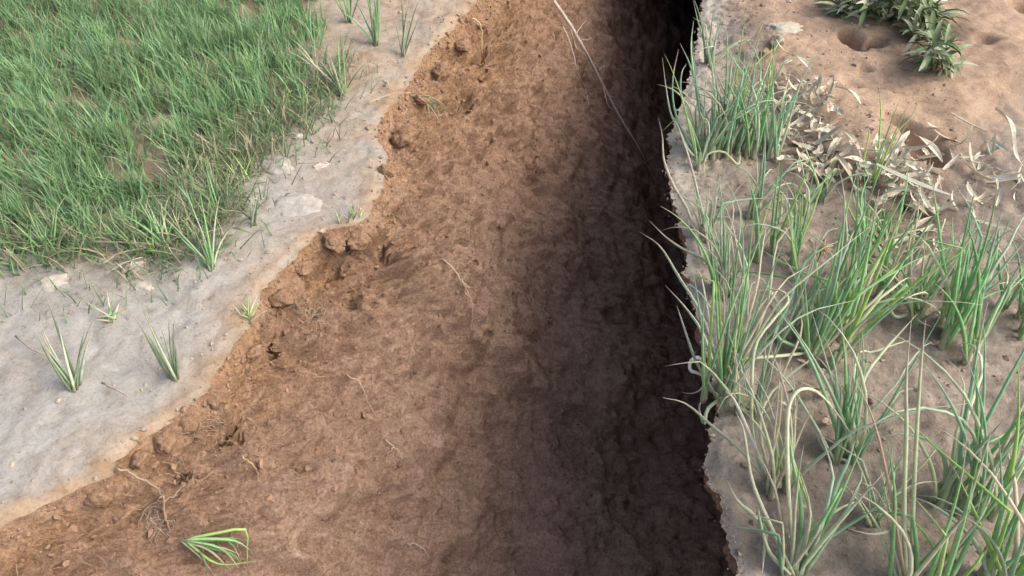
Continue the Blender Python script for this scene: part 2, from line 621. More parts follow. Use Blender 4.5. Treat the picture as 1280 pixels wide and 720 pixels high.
# right ground ----------------------------------------------------
tr = np.concatenate([[0], np.cumsum(np.concatenate([np.full(10, .003), np.linspace(.004, .011, 150), np.geomspace(.02, 9, 40)]))])
X = XR[:, None] + tr[None, :]
Y = np.repeat(ys[:, None], len(tr), 1)
edge = smooth(0, 0.04, tr)[None, :]
Z = hR(X, Y) * edge - 0.008 * (1 - smooth(0, .025, tr))[None, :]
orange = inside(X, Y, BANK_POLY, 0.07)
orange = np.clip(orange + 0.5 * fbm(X, Y, 0 * X, 7, 3, .6, 71.0) * (orange > .02) * (orange < .98), 0, 1)
dusty = np.exp(-(tr / 0.10) ** 2)[None, :] * (.35 + .65 * smooth(1.05, 1.4, Y)) + .35 * blob(X, Y, [(960, 380, .06), (980, 420, .05)])
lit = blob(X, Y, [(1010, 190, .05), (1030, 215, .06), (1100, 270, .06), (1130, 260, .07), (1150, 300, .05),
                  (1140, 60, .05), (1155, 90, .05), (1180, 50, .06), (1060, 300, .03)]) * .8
me = mesh_from('right_ground', np.stack([X, Y, Z], -1), grid_faces(NR, len(tr)), attrs={
    'orange': orange, 'dusty': np.clip(dusty, 0, 1), 'litter': np.clip(lit, 0, 1)})
o = link('ground', me, M_RIGHT)
o['kind'] = 'structure'

# right face of the fissure: undercut, it leans away beneath the right-hand ground
dw = np.concatenate([[0], np.cumsum(np.concatenate([np.full(14, .004), np.geomspace(.006, .25, 34)]))])
Yr = np.repeat(ys[:, None], len(dw), 1)
Dr = np.repeat(dw[None, :], NR, 0)
Xr = XR[:, None] + 0.62 * Dr - 0.012 * np.sin(np.clip(Dr / .05, 0, math.pi))
n3 = fbm(Xr, Yr, -Dr, 9, 4, .55, 80.0)
n4 = fbm(Xr, Yr, -Dr, 40, 3, .6, 84.0)
Xr = Xr + (0.03 * n3 + .006 * n4) * smooth(0, .08, Dr)
me = mesh_from('fissure_wall', np.stack([Xr, Yr, -Dr - .008], -1), grid_faces(NR, len(dw))[:, ::-1], attrs={'tan': np.exp(-(Dr / .03) ** 2) * .5})
o = link('fissure_wall', me, M_WALL)
o['kind'] = 'structure'


def GR(px, py):
    p = P(px, py)
    z = float(hR(np.array([p[0]]), np.array([p[1]]))[0])
    p = P(px, py, z)
    return np.array([p[0], p[1], z])


def GL(px, py):
    p = P(px, py)
    z = float(hL(np.array([p[0]]), np.array([p[1]]))[0])
    p = P(px, py, z)
    return np.array([p[0], p[1], z])


# ------------------------------------------------------------------ spring onion plants on the right
GREENS = {'blue': ((.28, .46, .30), (.37, .56, .38)), 'mid': ((.23, .44, .19), (.34, .58, .29)), 'yellow': ((.32, .50, .15), (.45, .62, .25)),
          'pale': ((.48, .54, .36), (.60, .62, .46)), 'straw': ((.56, .51, .38), (.64, .59, .48)), 'grey': ((.40, .50, .36), (.52, .60, .46)),
          'pink': ((.48, .30, .22), (.55, .40, .30)), 'white': ((.60, .60, .52), (.66, .64, .58)), 'dull': ((.17, .24, .15), (.25, .32, .21))}
TIP = (.64, .59, .47)


def leaf_cols(kind, n, dry):
    a, b = GREENS[kind]
    j = random.uniform(1.0, 1.4)
    base = tuple(c * j for c in lerp(a, b, random.random()))
    out = []
    for k in range(n):
        s = k / (n - 1)
        c = lerp((.46, .52, .34), base, min(1, s * 5 + .15))           # paler sheath at the foot
        if dry > 0:
            c = lerp(c, TIP, max(0, min(1, (s - (1 - dry)) / max(dry * .6, .05))))
        out.append(c)
    return out


def grow(base, az, tilt, length, droop, n=9, kink=None, wob=.05):
    """leaf path: rises from base leaning towards az, bending over by droop"""
    p = [np.array(base, float)]
    st = length / (n - 1)
    a = az
    for k in range(1, n):
        s = k / (n - 1)
        th = tilt + droop * s ** 2
        if kink and s > kink[0]:
            th += kink[1]
        a += random.gauss(0, wob)
        p.append(p[-1] + st * np.array([math.sin(th) * math.cos(a), math.sin(th) * math.sin(a), math.cos(th)]))
    return np.array(p)


def leaf_radii(n, r):
    s = np.linspace(0, 1, n)
    return r * np.minimum(1, .75 + s * 1.2) * np.clip(1.02 - s ** 2.2, .10, 1)


def add_leaf(parent, base, path, r, kind, dry=.15, sides=5):
    n = len(path)
    v, f, c = tube(path, leaf_radii(n, r), leaf_cols(kind, n, dry), sides)
    mb = MB()
    mb.add(v, f, c)
    return mb.build('leaf', M_LEAF, parent, base)


GROUP_ON = 'spring onion plants growing beside the fissure'
plants = {}


def onion(key, label, px, py, n, h, kinds, spread=.3, lean=(0, .18), r=.0042, dry=.2, clump=.018, droop=.6):
    b = GR(px, py)
    t = thing('onion_plant', label, 'onion plant', b, GROUP_ON)
    plants[key] = (t, b)
    h *= .88
    r *= .78
    n = int(n * 1.3)
    stems = max(1, n // 4)
    feet = [b + np.array([random.gauss(0, clump), random.gauss(0, clump), 0]) for _ in range(stems)]
    for s in feet:
        hgt = random.uniform(.03, .05)
        path = [s + np.array([0, 0, -.012]), s + np.array([0, 0, .004]), s + np.array([lean[0], lean[1], 1]) * hgt * .5, s + np.array([lean[0], lean[1], 1]) * hgt]
        mb = MB()
        mb.add(*tube(path, [r * 1.5, r * 2.0, r * 1.6, r * 1.2], [(.50, .46, .36), (.56, .56, .42), (.46, .54, .34), (.36, .46, .25)], 6))
        mb.build('bulb_neck', M_LEAF, t, b)
    for k in range(n):
        s = feet[k % stems] + np.array([random.gauss(0, .004), random.gauss(0, .004), .005])
        kind = kinds[k % len(kinds)]
        L = h * random.uniform(.55, 1.08)
        dx, dy = lean[0] + random.gauss(0, spread), lean[1] + random.gauss(0, spread * .8)
        az = math.atan2(dy, dx)
        tilt = min(.75, math.hypot(dx, dy))
        kink = (random.uniform(.4, .8), random.uniform(.7, 1.9)) if random.random() < .22 else None
        limp = random.random() < .32
        if limp:
            kind = random.choice(['pale', 'pale', 'straw', 'grey'])
        path = grow(s, az, tilt, L, random.uniform(1.2, 2.2) if limp else random.uniform(-.15, droop), 11, kink=None if limp else kink, wob=.14 if limp else .07)
        # keep leaves out of the ground
        path[:, 2] = np.maximum(path[:, 2], s[2] + .004 - .004 * (np.arange(len(path)) == 0))
        add_leaf(t, b, path, r * random.uniform(.65, 1.15), kind, random.choice([0, 0, dry, dry * 1.6]))
    return t


def drawn(key, pts, r=.0038, kind='pale', dry=.3, n=12):
    """one particular leaf of a plant, through photo pixels with heights above the ground"""
    t, b = plants[key]
    path = resample([P(px, py, z) for px, py, z in pts], n)
    return add_leaf(t, b, path, r * (.78 if key in ('front', 'front_right', 'pale_low', 'third_low') else .9), kind, dry)


onion('far_rim', 'bushy blue green onion plant at the far end of the right rim overhanging the void', 893, 196, 34, .36, ['blue', 'blue', 'mid', 'grey', 'yellow'], .22, (-.02, .22), .0046, .15, .03)
onion('far_rim2', 'tall bright green onion plant just right of the far rim clump', 928, 190, 26, .36, ['mid', 'blue', 'yellow', 'blue'], .2, (.0, .2), .0044, .15, .026)
onion('far_second', 'slender blue green onion plant left of the dry straw scraps', 962, 196, 15, .30, ['blue', 'blue', 'grey'], .2, (.04, .2), .0042, .15, .018)
onion('far_back', 'pale thin onion plant behind the far rim clumps against bare soil', 900, 92, 12, .22, ['grey', 'blue', 'pale'], .28, (.0, .2), .0036, .25, .03)
onion('mid_rim', 'dense upright onion clump on the rim above the curled white leaf', 905, 492, 24, .44, ['mid', 'blue', 'yellow', 'blue', 'mid'], .13, (-.02, .26), .0044, .12, .016, .35)
onion('mid_rim2', 'onion plant with thin parted leaves half way along the right rim', 908, 372, 16, .34, ['blue', 'mid', 'grey'], .2, (-.02, .22), .0036, .2, .02)
onion('second_up', 'yellow green onion plant beside the reddish bare strip of soil', 985, 334, 18, .27, ['yellow', 'mid', 'blue', 'mid'], .17, (-.03, .24), .0044, .1, .022)
onion('second_big', 'large deep green onion clump with broad leaves in middle of the plot', 1020, 436, 30, .40, ['mid', 'mid', 'yellow', 'blue'], .19, (.05, .24), .0052, .1, .026)
onion('second_blue', 'blue green onion plant left of the large deep green clump', 985, 432, 12, .30, ['blue', 'blue', 'grey'], .18, (.06, .22), .0046, .1, .018)
onion('third_up', 'onion plant with long bright leaves rising to the whitish straw pieces', 1068, 372, 16, .31, ['mid', 'blue', 'mid', 'pale'], .2, (.08, .24), .0046, .2, .022)
onion('third_low', 'blue green onion plant with dark foot below the large clump', 1062, 572, 18, .36, ['blue', 'blue', 'mid', 'grey'], .17, (-.02, .26), .0046, .2, .018)
onion('right_star', 'onion plant with leaves splayed like a star near pale straw heap', 1140, 394, 18, .30, ['mid', 'blue', 'mid', 'pale'], .36, (-.02, .2), .0044, .2, .02)
onion('pale_low', 'yellowing onion plant with long pale dry leaves near the rim', 962, 612, 10, .38, ['pale', 'straw', 'yellow'], .22, (-.08, .26), .0040, .5, .014)
onion('front', 'nearest onion plant with leaves fanning widely from one foot', 996, 722, 11, .34, ['blue', 'pale', 'mid', 'grey'], .22, (-.02, .22), .0048, .2, .008, .35)
onion('front_right', 'tall bright green onion plant with a leaf folded level, in front', 1132, 752, 12, .36, ['mid', 'yellow', 'mid', 'pale'], .17, (.03, .26), .0046, .2, .022)
onion('edge_a', 'thick upright green onion plant right of the splayed star plant', 1198, 430, 22, .38, ['mid', 'blue', 'mid'], .16, (.0, .24), .0052, .1, .024)
onion('edge_b', 'blue green onion plant farther right with dull drooping leaves', 1204, 640, 22, .46, ['blue', 'mid', 'grey'], .2, (.0, .22), .0050, .15, .024)
onion('edge_c', 'onion plant standing below the straw heap, outermost to the right', 1268, 402, 16, .30, ['mid', 'blue', 'mid'], .24, (.0, .2), .0046, .15, .024)
onion('edge_d', 'big bright onion plant in the front corner right of the folded leaf', 1262, 760, 18, .46, ['mid', 'yellow', 'blue'], .2, (.02, .24), .0050, .15, .024)
onion('straw_small', 'small fresh green onion plant growing up through straw scraps', 1088, 300, 12, .16, ['mid', 'mid', 'yellow'], .3, (.0, .2), .0042, .1, .018)
onion('straw_tall', 'thin lone onion plant with straight stalk before the sandy bank', 1094, 236, 5, .30, ['yellow', 'grey'], .12, (.0, .1), .0028, .2, .012, .1)
onion('straw_left', 'sparse onion plant among the straw scraps left of the sandy bank', 1018, 262, 7, .22, ['grey', 'blue', 'mid'], .22, (.0, .2), .0036, .2, .02)

onion('rim_gap', 'small limp onion plant on the rim between the far clumps and the upright rim clump', 876, 300, 10, .24, ['blue', 'grey', 'pale'], .26, (-.04, .2), .0036, .3, .014)
onion('rim_gap2', 'thin drooping onion plant right of the curled white leaf', 938, 520, 12, .28, ['blue', 'pale', 'grey'], .26, (-.02, .22), .0036, .4, .014)
onion('row_gap', 'thin blue green onion plant between the two rows, above the reddish strip', 948, 268, 10, .24, ['blue', 'grey', 'blue'], .24, (.0, .2), .0036, .2, .016)
onion('row_gap2', 'limp onion plant with pale leaves below the thick blue green front row plant', 1090, 655, 9, .26, ['pale', 'blue', 'grey'], .3, (.0, .2), .0038, .4, .012)

# leaves one can follow in the photograph
for key, pts, r, kind, dry in [
    ('mid_rim', [(905, 488, 0.01), (880, 400, .08), (848, 345, .09), (825, 308, .08), (800, 290, .06)], .0040, 'grey', .5),
    ('mid_rim2', [(905, 372, .01), (884, 328, .06), (855, 312, .07), (832, 296, .07), (812, 276, .07)], .0040, 'grey', .6),
    ('mid_rim', [(902, 488, .01), (880, 420, .04), (858, 386, .05), (832, 357, .05)], .0040, 'grey', .5),
    ('mid_rim', [(897, 494, .01), (879, 478, .02), (883, 460, .02), (873, 447, .03), (863, 452, .035), (863, 463, .035), (874, 467, .03),
                 (881, 474, .01), (876, 487, -.02), (864, 492, -.04), (851, 490, -.05)], .0046, 'white', .2),
    ('mid_rim', [(897, 498, .01), (872, 455, .06), (862, 430, .08), (852, 400, .10), (846, 382, .11)], .0036, 'grey', .4),
    ('mid_rim', [(900, 498, .01), (884, 512, .012), (880, 530, .0), (874, 508, -.01), (884, 492, .0)], .0042, 'grey', .2),
    ('pale_low', [(962, 606, .01), (930, 566, .04), (892, 534, .03), (858, 505, .03), (828, 497, .05)], .0046, 'pale', .4),
    ('pale_low', [(955, 606, .01), (941, 540, .07), (940, 480, .14), (945, 430, .18), (968, 398, .20), (986, 375, .2), (972, 362, .2), (938, 366, .18), (904, 376, .16)], .0042, 'pale', .3),
    ('pale_low', [(965, 606, .01), (950, 540, .07), (958, 500, .11), (985, 470, .14), (1012, 450, .16), (1020, 435, .18)], .0042, 'pale', .2),
    ('pale_low', [(962, 604, .01), (938, 545, .07), (918, 500, .11), (906, 489, .13)], .0050, 'white', .3),
    ('front', [(994, 716, .01), (986, 620, .11), (984, 530, .22), (990, 498, .25), (1004, 486, .26), (1024, 492, .24), (1050, 522, .18), (1072, 556, .10)], .0046, 'pale', .3),
    ('front', [(998, 718, .01), (1030, 655, .06), (1046, 606, .11), (1060, 578, .14), (1068, 552, .16)], .0062, 'blue', .15),
    ('front', [(992, 718, .01), (960, 650, .07), (940, 600, .12), (930, 540, .18), (920, 515, .20)], .0050, 'pale', .1),
    ('front', [(988, 718, .01), (962, 690, .03), (950, 650, .07), (948, 625, .09)], .0048, 'pale', .1),
    ('front', [(996, 718, .01), (1002, 640, .09), (990, 570, .16), (985, 530, .20)], .0048, 'mid', .1),
    ('front', [(1000, 718, .01), (1014, 650, .08), (1000, 600, .13), (988, 560, .17)], .0040, 'yellow', .3),
    ('second_big', [(1018, 440, .01), (985, 444, .03), (950, 447, .05), (925, 449, .05), (903, 456, .04)], .0040, 'pale', .4),
    ('second_big', [(1014, 440, .01), (970, 420, .05), (984, 384, .1), (1005, 330, .16), (1030, 310, .18), (1052, 300, .18)], .0044, 'blue', .2),
    ('second_blue', [(984, 432, .01), (962, 380, .07), (935, 400, .06), (925, 418, .04), (916, 432, .03)], .0032, 'pink', .5),
    ('third_low', [(1062, 570, .01), (1078, 480, .10), (1102, 442, .13), (1125, 416, .15), (1146, 393, .17)], .0044, 'pale', .4),
    ('third_low', [(1060, 570, .01), (1070, 450, .12), (1092, 440, .12), (1130, 427, .12), (1138, 427, .12)], .0030, 'pale', .4),
    ('third_low', [(1066, 572, .01), (1074, 520, .03), (1086, 540, .02), (1088, 556, .015)], .0024, 'grey', .6),
    ('third_low', [(1062, 578, .006), (1036, 566, .012), (1024, 552, .012), (1016, 534, .02)], .0046, 'grey', .3),
    ('third_up', [(1066, 376, .01), (1058, 396, .03), (1072, 370, .06), (1090, 350, .08), (1102, 334, .1)], .0036, 'straw', .5),
    ('third_up', [(1068, 370, .01), (1080, 300, .1), (1076, 250, .18), (1088, 215, .22)], .0050, 'mid', .1),
    ('front_right', [(1134, 748, .01), (1130, 640, .13), (1133, 540, .24), (1133, 470, .31), (1139, 400, .38)], .0048, 'pale', .5),
    ('front_right', [(1138, 748, .01), (1142, 620, .14), (1147, 520, .25), (1152, 450, .32), (1157, 400, .37)], .0044, 'pale', .4),
    ('front_right', [(1134, 748, .01), (1112, 700, .05), (1100, 664, .09), (1086, 640, .12), (1066, 612, .15)], .0036, 'pale', .3),
    ('front_right', [(1134, 748, .01), (1116, 680, .08), (1108, 640, .12), (1094, 612, .15), (1076, 603, .17)], .0034, 'straw', .4),
    ('front_right', [(1134, 748, .01), (1142, 690, .06), (1134, 662, .09), (1110, 664, .10), (1090, 668, .10), (1060, 661, .10)], .0046, 'pale', .4),
    ('front_right', [(1136, 748, .01), (1110, 600, .17), (1090, 520, .22), (1062, 463, .26)], .0032, 'pink', .4),
    ('far_rim', [(880, 200, .01), (862, 190, .03), (848, 160, .04), (838, 140, .04), (832, 105, .06), (828, 72, .08)], .0040, 'grey', .3),
    ('far_rim', [(880, 196, .01), (862, 180, .03), (844, 140, .05), (841, 100, .08), (848, 62, .10)], .0040, 'blue', .3),
    ('far_rim', [(884, 196, .01), (866, 160, .05), (852, 120, .08), (852, 92, .1), (858, 80, .1)], .0040, 'blue', .3),
    ('far_rim', [(884, 192, .01), (874, 120, .1), (862, 80, .13), (850, 54, .15)], .0042, 'blue', .2),
    ('far_rim', [(884, 192, .01), (870, 110, .11), (864, 60, .16), (867, 26, .2)], .0040, 'blue', .2),
    ('mid_rim2', [(880, 330, .008), (862, 268, .02), (842, 232, .02), (830, 200, .03), (828, 170, .04), (823, 148, .05)], .0046, 'straw', .4),
    ('mid_rim2', [(890, 330, .008), (874, 250, .06), (862, 200, .09), (850, 165, .11), (847, 154, .12)], .0036, 'straw', .4),
    ('far_rim2', [(925, 190, .01), (922, 206, .03), (905, 190, .06), (886, 192, .06), (880, 206, .04), (882, 226, .01)], .0040, 'pale', .4),
    ('right_star', [(1140, 392, .01), (1124, 356, .05), (1104, 322, .08), (1080, 270, .13)], .0048, 'mid', .1),
    ('right_star', [(1142, 392, .01), (1138, 330, .09), (1146, 275, .16), (1150, 240, .2)], .0040, 'pale', .4),
    ('right_star', [(1138, 392, .01), (1120, 396, .03), (1112, 384, .04), (1106, 368, .05)], .0044, 'pale', .5),
    ('right_star', [(1142, 392, .01), (1150, 402, .03), (1164, 408, .03)], .0036, 'pale', .5),
    ('straw_tall', [(1094, 232, .01), (1098, 190, .06), (1101, 140, .14), (1099, 108, .19)], .0030, 'yellow', .2),
    ('straw_tall', [(1090, 232, .01), (1080, 205, .04), (1086, 170, .08), (1084, 155, .1)], .0028, 'yellow', .2),
]:
    drawn(key, pts, r, kind, dry, 14 if len(pts) < 8 else 24)

# a lone leaf lying by the rim
b = GR(930, 632)
t = thing('onion_plant', 'small onion seedling with two pale leaves on bare soil by the near rim', 'onion plant', b, GROUP_ON)
plants['seedling'] = (t, b)
drawn('seedling', [(958, 664, .004), (940, 642, .02), (922, 626, .03), (909, 600, .05)], .0044, 'pale', .4)
drawn('seedling', [(958, 664, .004), (950, 650, .02), (962, 655, .03), (972, 650, .04)], .0044, 'mid', .1)
drawn('seedling', [(958, 664, .004), (955, 690, .01), (953, 716, .012)], .0038, 'pale', .3)


# ------------------------------------------------------------------ straw and dry leaf scraps
def ribbon(L, wd, curl, twist, cols, n=7):
    vs, fs, cs = [], [], []
    a = 0
    p = np.zeros(3)
    for k in range(n):
        s = k / (n - 1)
        ww = wd * (math.sin(math.pi * min(max(s, .06), .97)) ** .5)
        tw = twist * (s - .5)
        sd_ = np.array([0, math.cos(tw), math.sin(tw)])
        for u, lift in ((-1, .25), (0, -.12), (1, .25)):
            vs.append(p + sd_ * ww * u * .5 + np.array([0, 0, lift * ww * .6]))
            cs.append(lerp(cols[0], cols[1], s) if u else tuple(c * .85 for c in lerp(cols[0], cols[1], s)))
        a += curl / n
        p = p + np.array([math.cos(a), 0, math.sin(a)]) * L / (n - 1)
    vs = np.array(vs)
    vs -= vs.mean(0)
    for k in range(n - 1):
        for u in range(2):
            q0 = k * 3 + u
            fs.append((q0, q0 + 1, q0 + 4, q0 + 3))
    # thickness: a second sheet just beneath, edges joined
    m = len(vs)
    low = vs - np.array([0, 0, .0008])
    fs2 = [tuple(m + i for i in reversed(f_)) for f_ in fs]
    rim = [(k * 3, (k + 1) * 3) for k in range(n - 1)] + [((k + 1) * 3 + 2, k * 3 + 2) for k in range(n - 1)] + [(2, 1), (1, 0)] + [((n - 1) * 3, (n - 1) * 3 + 1), ((n - 1) * 3 + 1, (n - 1) * 3 + 2)]
    fs3 = [(b_, a_, m + a_, m + b_) for a_, b_ in rim]
    return np.vstack([vs, low]), fs + fs2 + fs3, cs + cs


STRAWC = [((.62, .54, .41), (.72, .64, .51)), ((.71, .65, .52), (.79, .74, .62)), ((.47, .39, .28), (.56, .48, .36)),
          ((.52, .55, .43), (.62, .63, .52)), ((.32, .25, .18), (.42, .34, .25))]
scrap = []
for k in range(20):
    if k < 14:
        v, f, c = ribbon(random.uniform(.035, .085), random.uniform(.004, .011), random.uniform(-1.8, 2.0), random.uniform(-2.6, 2.6), STRAWC[k % 5])
    else:                                   # short broken husk chips
        v, f, c = ribbon(random.uniform(.018, .036), random.uniform(.010, .020), random.uniform(-.7, .9), random.uniform(-.9, .9), STRAWC[k % 5], 5)
        v = np.asarray(v) + rng.normal(0, .0012, size=(len(v) // 2, 3))[np.arange(len(v)) % (len(v) // 2)]
    me = mesh_from('dry_leaf', v, f, c, False)
    me.materials.append(M_STRAW)
    scrap.append(me)
SCR = 'scraps of dry onion leaf on the soil'


def put_scrap(px, py, me, label, rz=None, z=.008, tilt=.26, s=1.0):
    s *= 1.35
    p = GR(px, py)
    o = bpy.data.objects.new('dry_leaf', me)
    C.objects.link(o)
    o.location = (p[0], p[1], p[2] + z * s)
    o.rotation_euler = (random.gauss(0, tilt), random.gauss(0, tilt), random.uniform(0, 6.28) if rz is None else rz)
    o.scale = (s, s, s)
    return tag(o, label, 'dry leaf', SCR)


HUE = ['tan', 'whitish', 'brown', 'greenish', 'dark brown']


def scatter(cx, cy, sx, sy, n, label, kinds=None, s=(.6, 1.2)):
    for k in range(n):
        px, py = random.gauss(cx, sx), random.gauss(cy, sy)
        i = random.randrange(20) if kinds is None else random.choice(kinds)
        me = scrap[i]
        put_scrap(px, py, me, HUE[i % 5] + ' ' + label, z=random.uniform(.006, .04), s=random.uniform(*s))


scatter(1006, 160, 24, 30, 95, 'dry leaf scrap in the litter at the foot of the sandy bank', [0, 1, 6, 3, 11, 1, 15, 15, 16, 16, 16, 16, 16, 18, 17])
scatter(1030, 214, 24, 14, 36, 'dry leaf scrap in the litter above the sparse onion plant')
scatter(955, 120, 14, 26, 22, 'straw scrap between the far onion clumps', s=(.45, .9))
scatter(1124, 226, 27, 20, 110, 'dry leaf scrap in the straw heap under the sandy bank', [1, 6, 11, 16, 16, 16, 16, 16, 16, 1, 15, 18])
scatter(1140, 290, 22, 30, 26, 'straw scrap around the star shaped onion plant', s=(.5, 1.0))
scatter(1235, 215, 36, 34, 40, 'straw scrap right of the straw heap beside upright green onions', [1, 3, 6, 8, 11, 0])
scatter(1010, 500, 30, 26, 10, 'straw scrap lying below the large onion clump', s=(.4, .8))
for px, py, k, rz, s, z, lab in [
        (990, 110, 1, .1, 1.0, .02, 'broad whitish dry leaf on top of litter at the bank edge'),
        (1060, 212, 1, .1, 1.15, .02, 'flat greenish white dry leaf left of the fresh small plant'),
        (1030, 208, 3, -.1, 1.0, .02, 'pale green dry leaf beside the dark gap in the litter'),
        (1102, 222, 6, 1.3, .95, .03, 'short cream dry leaf standing upright near the lone stalk'),
        (1116, 222, 11, .2, .9, .03, 'cream dry leaf lying level right of the upright cream one'),
        (1136, 216, 6, -.9, 1.6, .04, 'long cream dry leaf sloping down at top of the straw heap'),
        (1148, 212, 1, -1.0, 1.3, .04, 'white splinter of dry leaf at the outer end of the straw heap'),
        (1142, 240, 11, -.6, 1.5, .03, 'broad cream dry leaf low on the straw heap'),
        (1120, 268, 8, -.7, 1.5, .05, 'pointed cream dry leaf caught above the star shaped plant'),
        (1022, 138, 3, .1, 1.4, .02, 'long pale dry leaf stretched level across the litter'),
        (1000, 128, 3, .0, 1.3, .02, 'greenish dry leaf lying under the broad whitish one'),
        (1034, 172, 1, -1.1, .7, .02, 'small bright white dry leaf flake in the litter'),
        (1246, 180, 1, -.6, 1.5, .03, 'large white dry leaf out to the right of the heap'),
        (1246, 240, 6, -.6, 1.3, .03, 'cream dry leaf out to the right below the large white one')]:
    o = put_scrap(px, py, scrap[k], lab, rz, z, .2, s)

# orange brown dried flower head caught in the big clump
b = P(1027, 312, .17)
t = thing('dried_flower', 'brown dried flower head caught among the leaves of the large clump', 'dried flower', b)
mb = MB()
for k in range(26):
    d = np.array([random.gauss(0, 1), random.gauss(0, 1), random.gauss(.2, 1)])
    d /= np.linalg.norm(d)
    mb.add(*tube([b, b + d * .008 + np.array([0, 0, .001]), b + d * random.uniform(.014, .022)], [.0012, .0022, .0006], [(.40, .24, .14), (.52, .33, .2), (.58, .42, .28)], 4))
mb.build('bristles', M_STRAW, t, b)
mb = MB()
mb.add(*tube(resample([b, P(1018, 350, .10), P(1020, 436, .0)], 8), np.linspace(.0018, .0022, 8), [(.45, .42, .24)] * 8, 5))
mb.build('stalk', M_STRAW, t, b)


# ------------------------------------------------------------------ clods
def clod_mesh(name, size, seed, sub=4, cut=.6, col=(.45, .40, .33)):
    import bmesh
    bm = bmesh.new()
    bmesh.ops.create_icosphere(bm, subdivisions=sub, radius=1)
    v = np.array([q_.co[:] for q_ in bm.verts])
    f = [tuple(l.index for l in fc.verts) for fc in bm.faces]
    bm.free()
    # chop by random planes for flat broken faces, then roughen
    r2 = np.random.default_rng(seed)
    for _ in range(9):
        d = r2.normal(size=3)
        d /= np.linalg.norm(d)
        k = v @ d
        lim = r2.uniform(cut, .9)
        v = v - np.outer(np.maximum(0, k - lim), d)
    n = fbm(v[:, 0], v[:, 1], v[:, 2], 2.5, 4, .55, float(seed))
    v = v * (1 + .20 * n)[:, None] * np.array(size)
    cc = np.array([col]) * (1 + .12 * n)[:, None]
    me = mesh_from(name, v, f, cc)
    me.materials.append(M_CRUMB)
    return me


def clod(px, py, size, seed, col, label, rz=0, where=GR, sink=.35, group=None, tilt=(0, 0)):
    p = where(px, py)
    o = link('soil_clod', clod_mesh('soil_clod', size, seed, col=col), M_CRUMB)
    o.location = (p[0], p[1], p[2] + size[2] * (1 - 2 * sink) - .002)
    o.rotation_euler = (tilt[0], tilt[1], rz)
    return tag(o, label, 'clod', group)


clod(984, 36, (.065, .05, .022), 3, (.50, .47, .38), 'pale flat broken clod at the far edge of the sandy bank',  .2, sink=.55)
clod(972, 52, (.028, .024, .02), 13, (.36, .34, .26), 'grey green clod under the pale flat clod', .9)
clod(338, 204, (.075, .040, .030), 4, (.45, .425, .385), 'whitish crust lump with dark crevice on its right, below the grass', -.5, GL, .72)
clod(372, 256, (.085, .060, .022), 5, (.46, .435, .395), 'broad flat whitish crust lump near the bend of the left rim', -.2, GL, .72)
clod(315, 250, (.035, .025, .016), 6, (.44, .42, .39), 'small whitish lump left of the broad flat crust lump', .4, GL, .72)
clod(372, 171, (.016, .013, .010), 7, (.60, .55, .50), 'tiny pale pinkish lump above the crust lumps', 0, GL, .35)
clod(398, 208, (.030, .018, .012), 19, (.52, .46, .40), 'thin tan lump right of the whitish lump with crevice', .5, GL, .72)
clod(232, 178, (.020, .016, .014), 8, (.42, .38, .33), 'grey lump at the lower edge of the grass', .3, GL, .3)
clod(222, 200, (.016, .014, .012), 9, (.55, .46, .33), 'buff lump just below the grey lump by the grass', .8, GL, .3)
clod(264, 182, (.022, .012, .010), 10, (.58, .54, .36), 'yellowish lump right of the grey lump by the grass', -.9, GL, .3)
clod(165, 335, (.028, .02, .014), 11, (.43, .40, .36), 'pale lump beneath the dry stalks at left', .3, GL, .35)
clod(176, 356, (.034, .024, .016), 12, (.46, .43, .39), 'whitish lump between dry stalks and the lone thin tuft', -.4, GL, .72)
clod(60, 352, (.05, .03, .018), 21, (.47, .44, .39), 'wide pale crust lump in open ground far left', .2, GL, .72)
clod(1142, 258, (.026, .020, .018), 14, (.24, .22, .17), 'dark clod half buried under the straw heap', .2)
clod(938, 88, (.014, .012, .012), 15, (.42, .33, .2), 'ochre clod between the two far rim onion plants', .1)
clod(955, 66, (.018, .014, .012), 16, (.33, .27, .17), 'brown clod behind the slender blue green plant', .4)

for k, (px, py, rad, lab) in enumerate([
        (500, 168, .034, 'rounded brown clod bulging from the left rim, largest of the rim clods'),
        (478, 208, .016, 'small brown clod on the left rim just below the largest rim clod'),
        (446, 292, .026, 'brown clod at the sharp bend of the left rim'),
        (412, 300, .024, 'flat brown clod under the short yellowish rim tuft'),
        (376, 330, .020, 'brown clod on the slanting rim above the tangled grey root mat'),
        (346, 366, .024, 'brown clod on the left rim just right of the dry rim tuft'),
        (312, 436, .018, 'brown clod on the left rim beneath the dark pit'),
        (268, 492, .018, 'brown clod above the root tangle of the lower left rim'),
        (232, 524, .018, 'brown clod on the stepped part of the left rim'),
        (200, 546, .020, 'brown clod left of the stepped part of the left rim'),
        (168, 570, .018, 'brown clod on the rim just above the pale stick'),
        (118, 620, .018, 'brown clod on the rim left of the pale stick'),
        (548, 84, .026, 'brown clod left of the far cleft in the wall'),
        (574, 52, .020, 'brown clod above the far cleft in the wall'),
        (596, 22, .022, 'farthest brown clod on the left rim'),
        (524, 118, .018, 'brown clod on the rim just above the hanging straw tuft')]):
    p = WP(px + 5, py + 5, rad * (.30 if k == 0 else .05))
    me = clod_mesh('soil_clod', (rad * 1.1, rad * 1.3, rad * .8), 40 + k, cut=.72)
    me.materials.clear()
    a_ = me.attributes.new('tan', 'FLOAT', 'POINT')
    a_.data.foreach_set('value', np.full(len(me.vertices), .75, np.float32))
    o = link('soil_clod', me, M_WALL)
    o.location = tuple(p)
    o.rotation_euler = (random.gauss(0, .4), .5 + random.gauss(0, .3), random.uniform(0, 6.28))
    tag(o, lab, 'clod', 'clods breaking off the left rim')

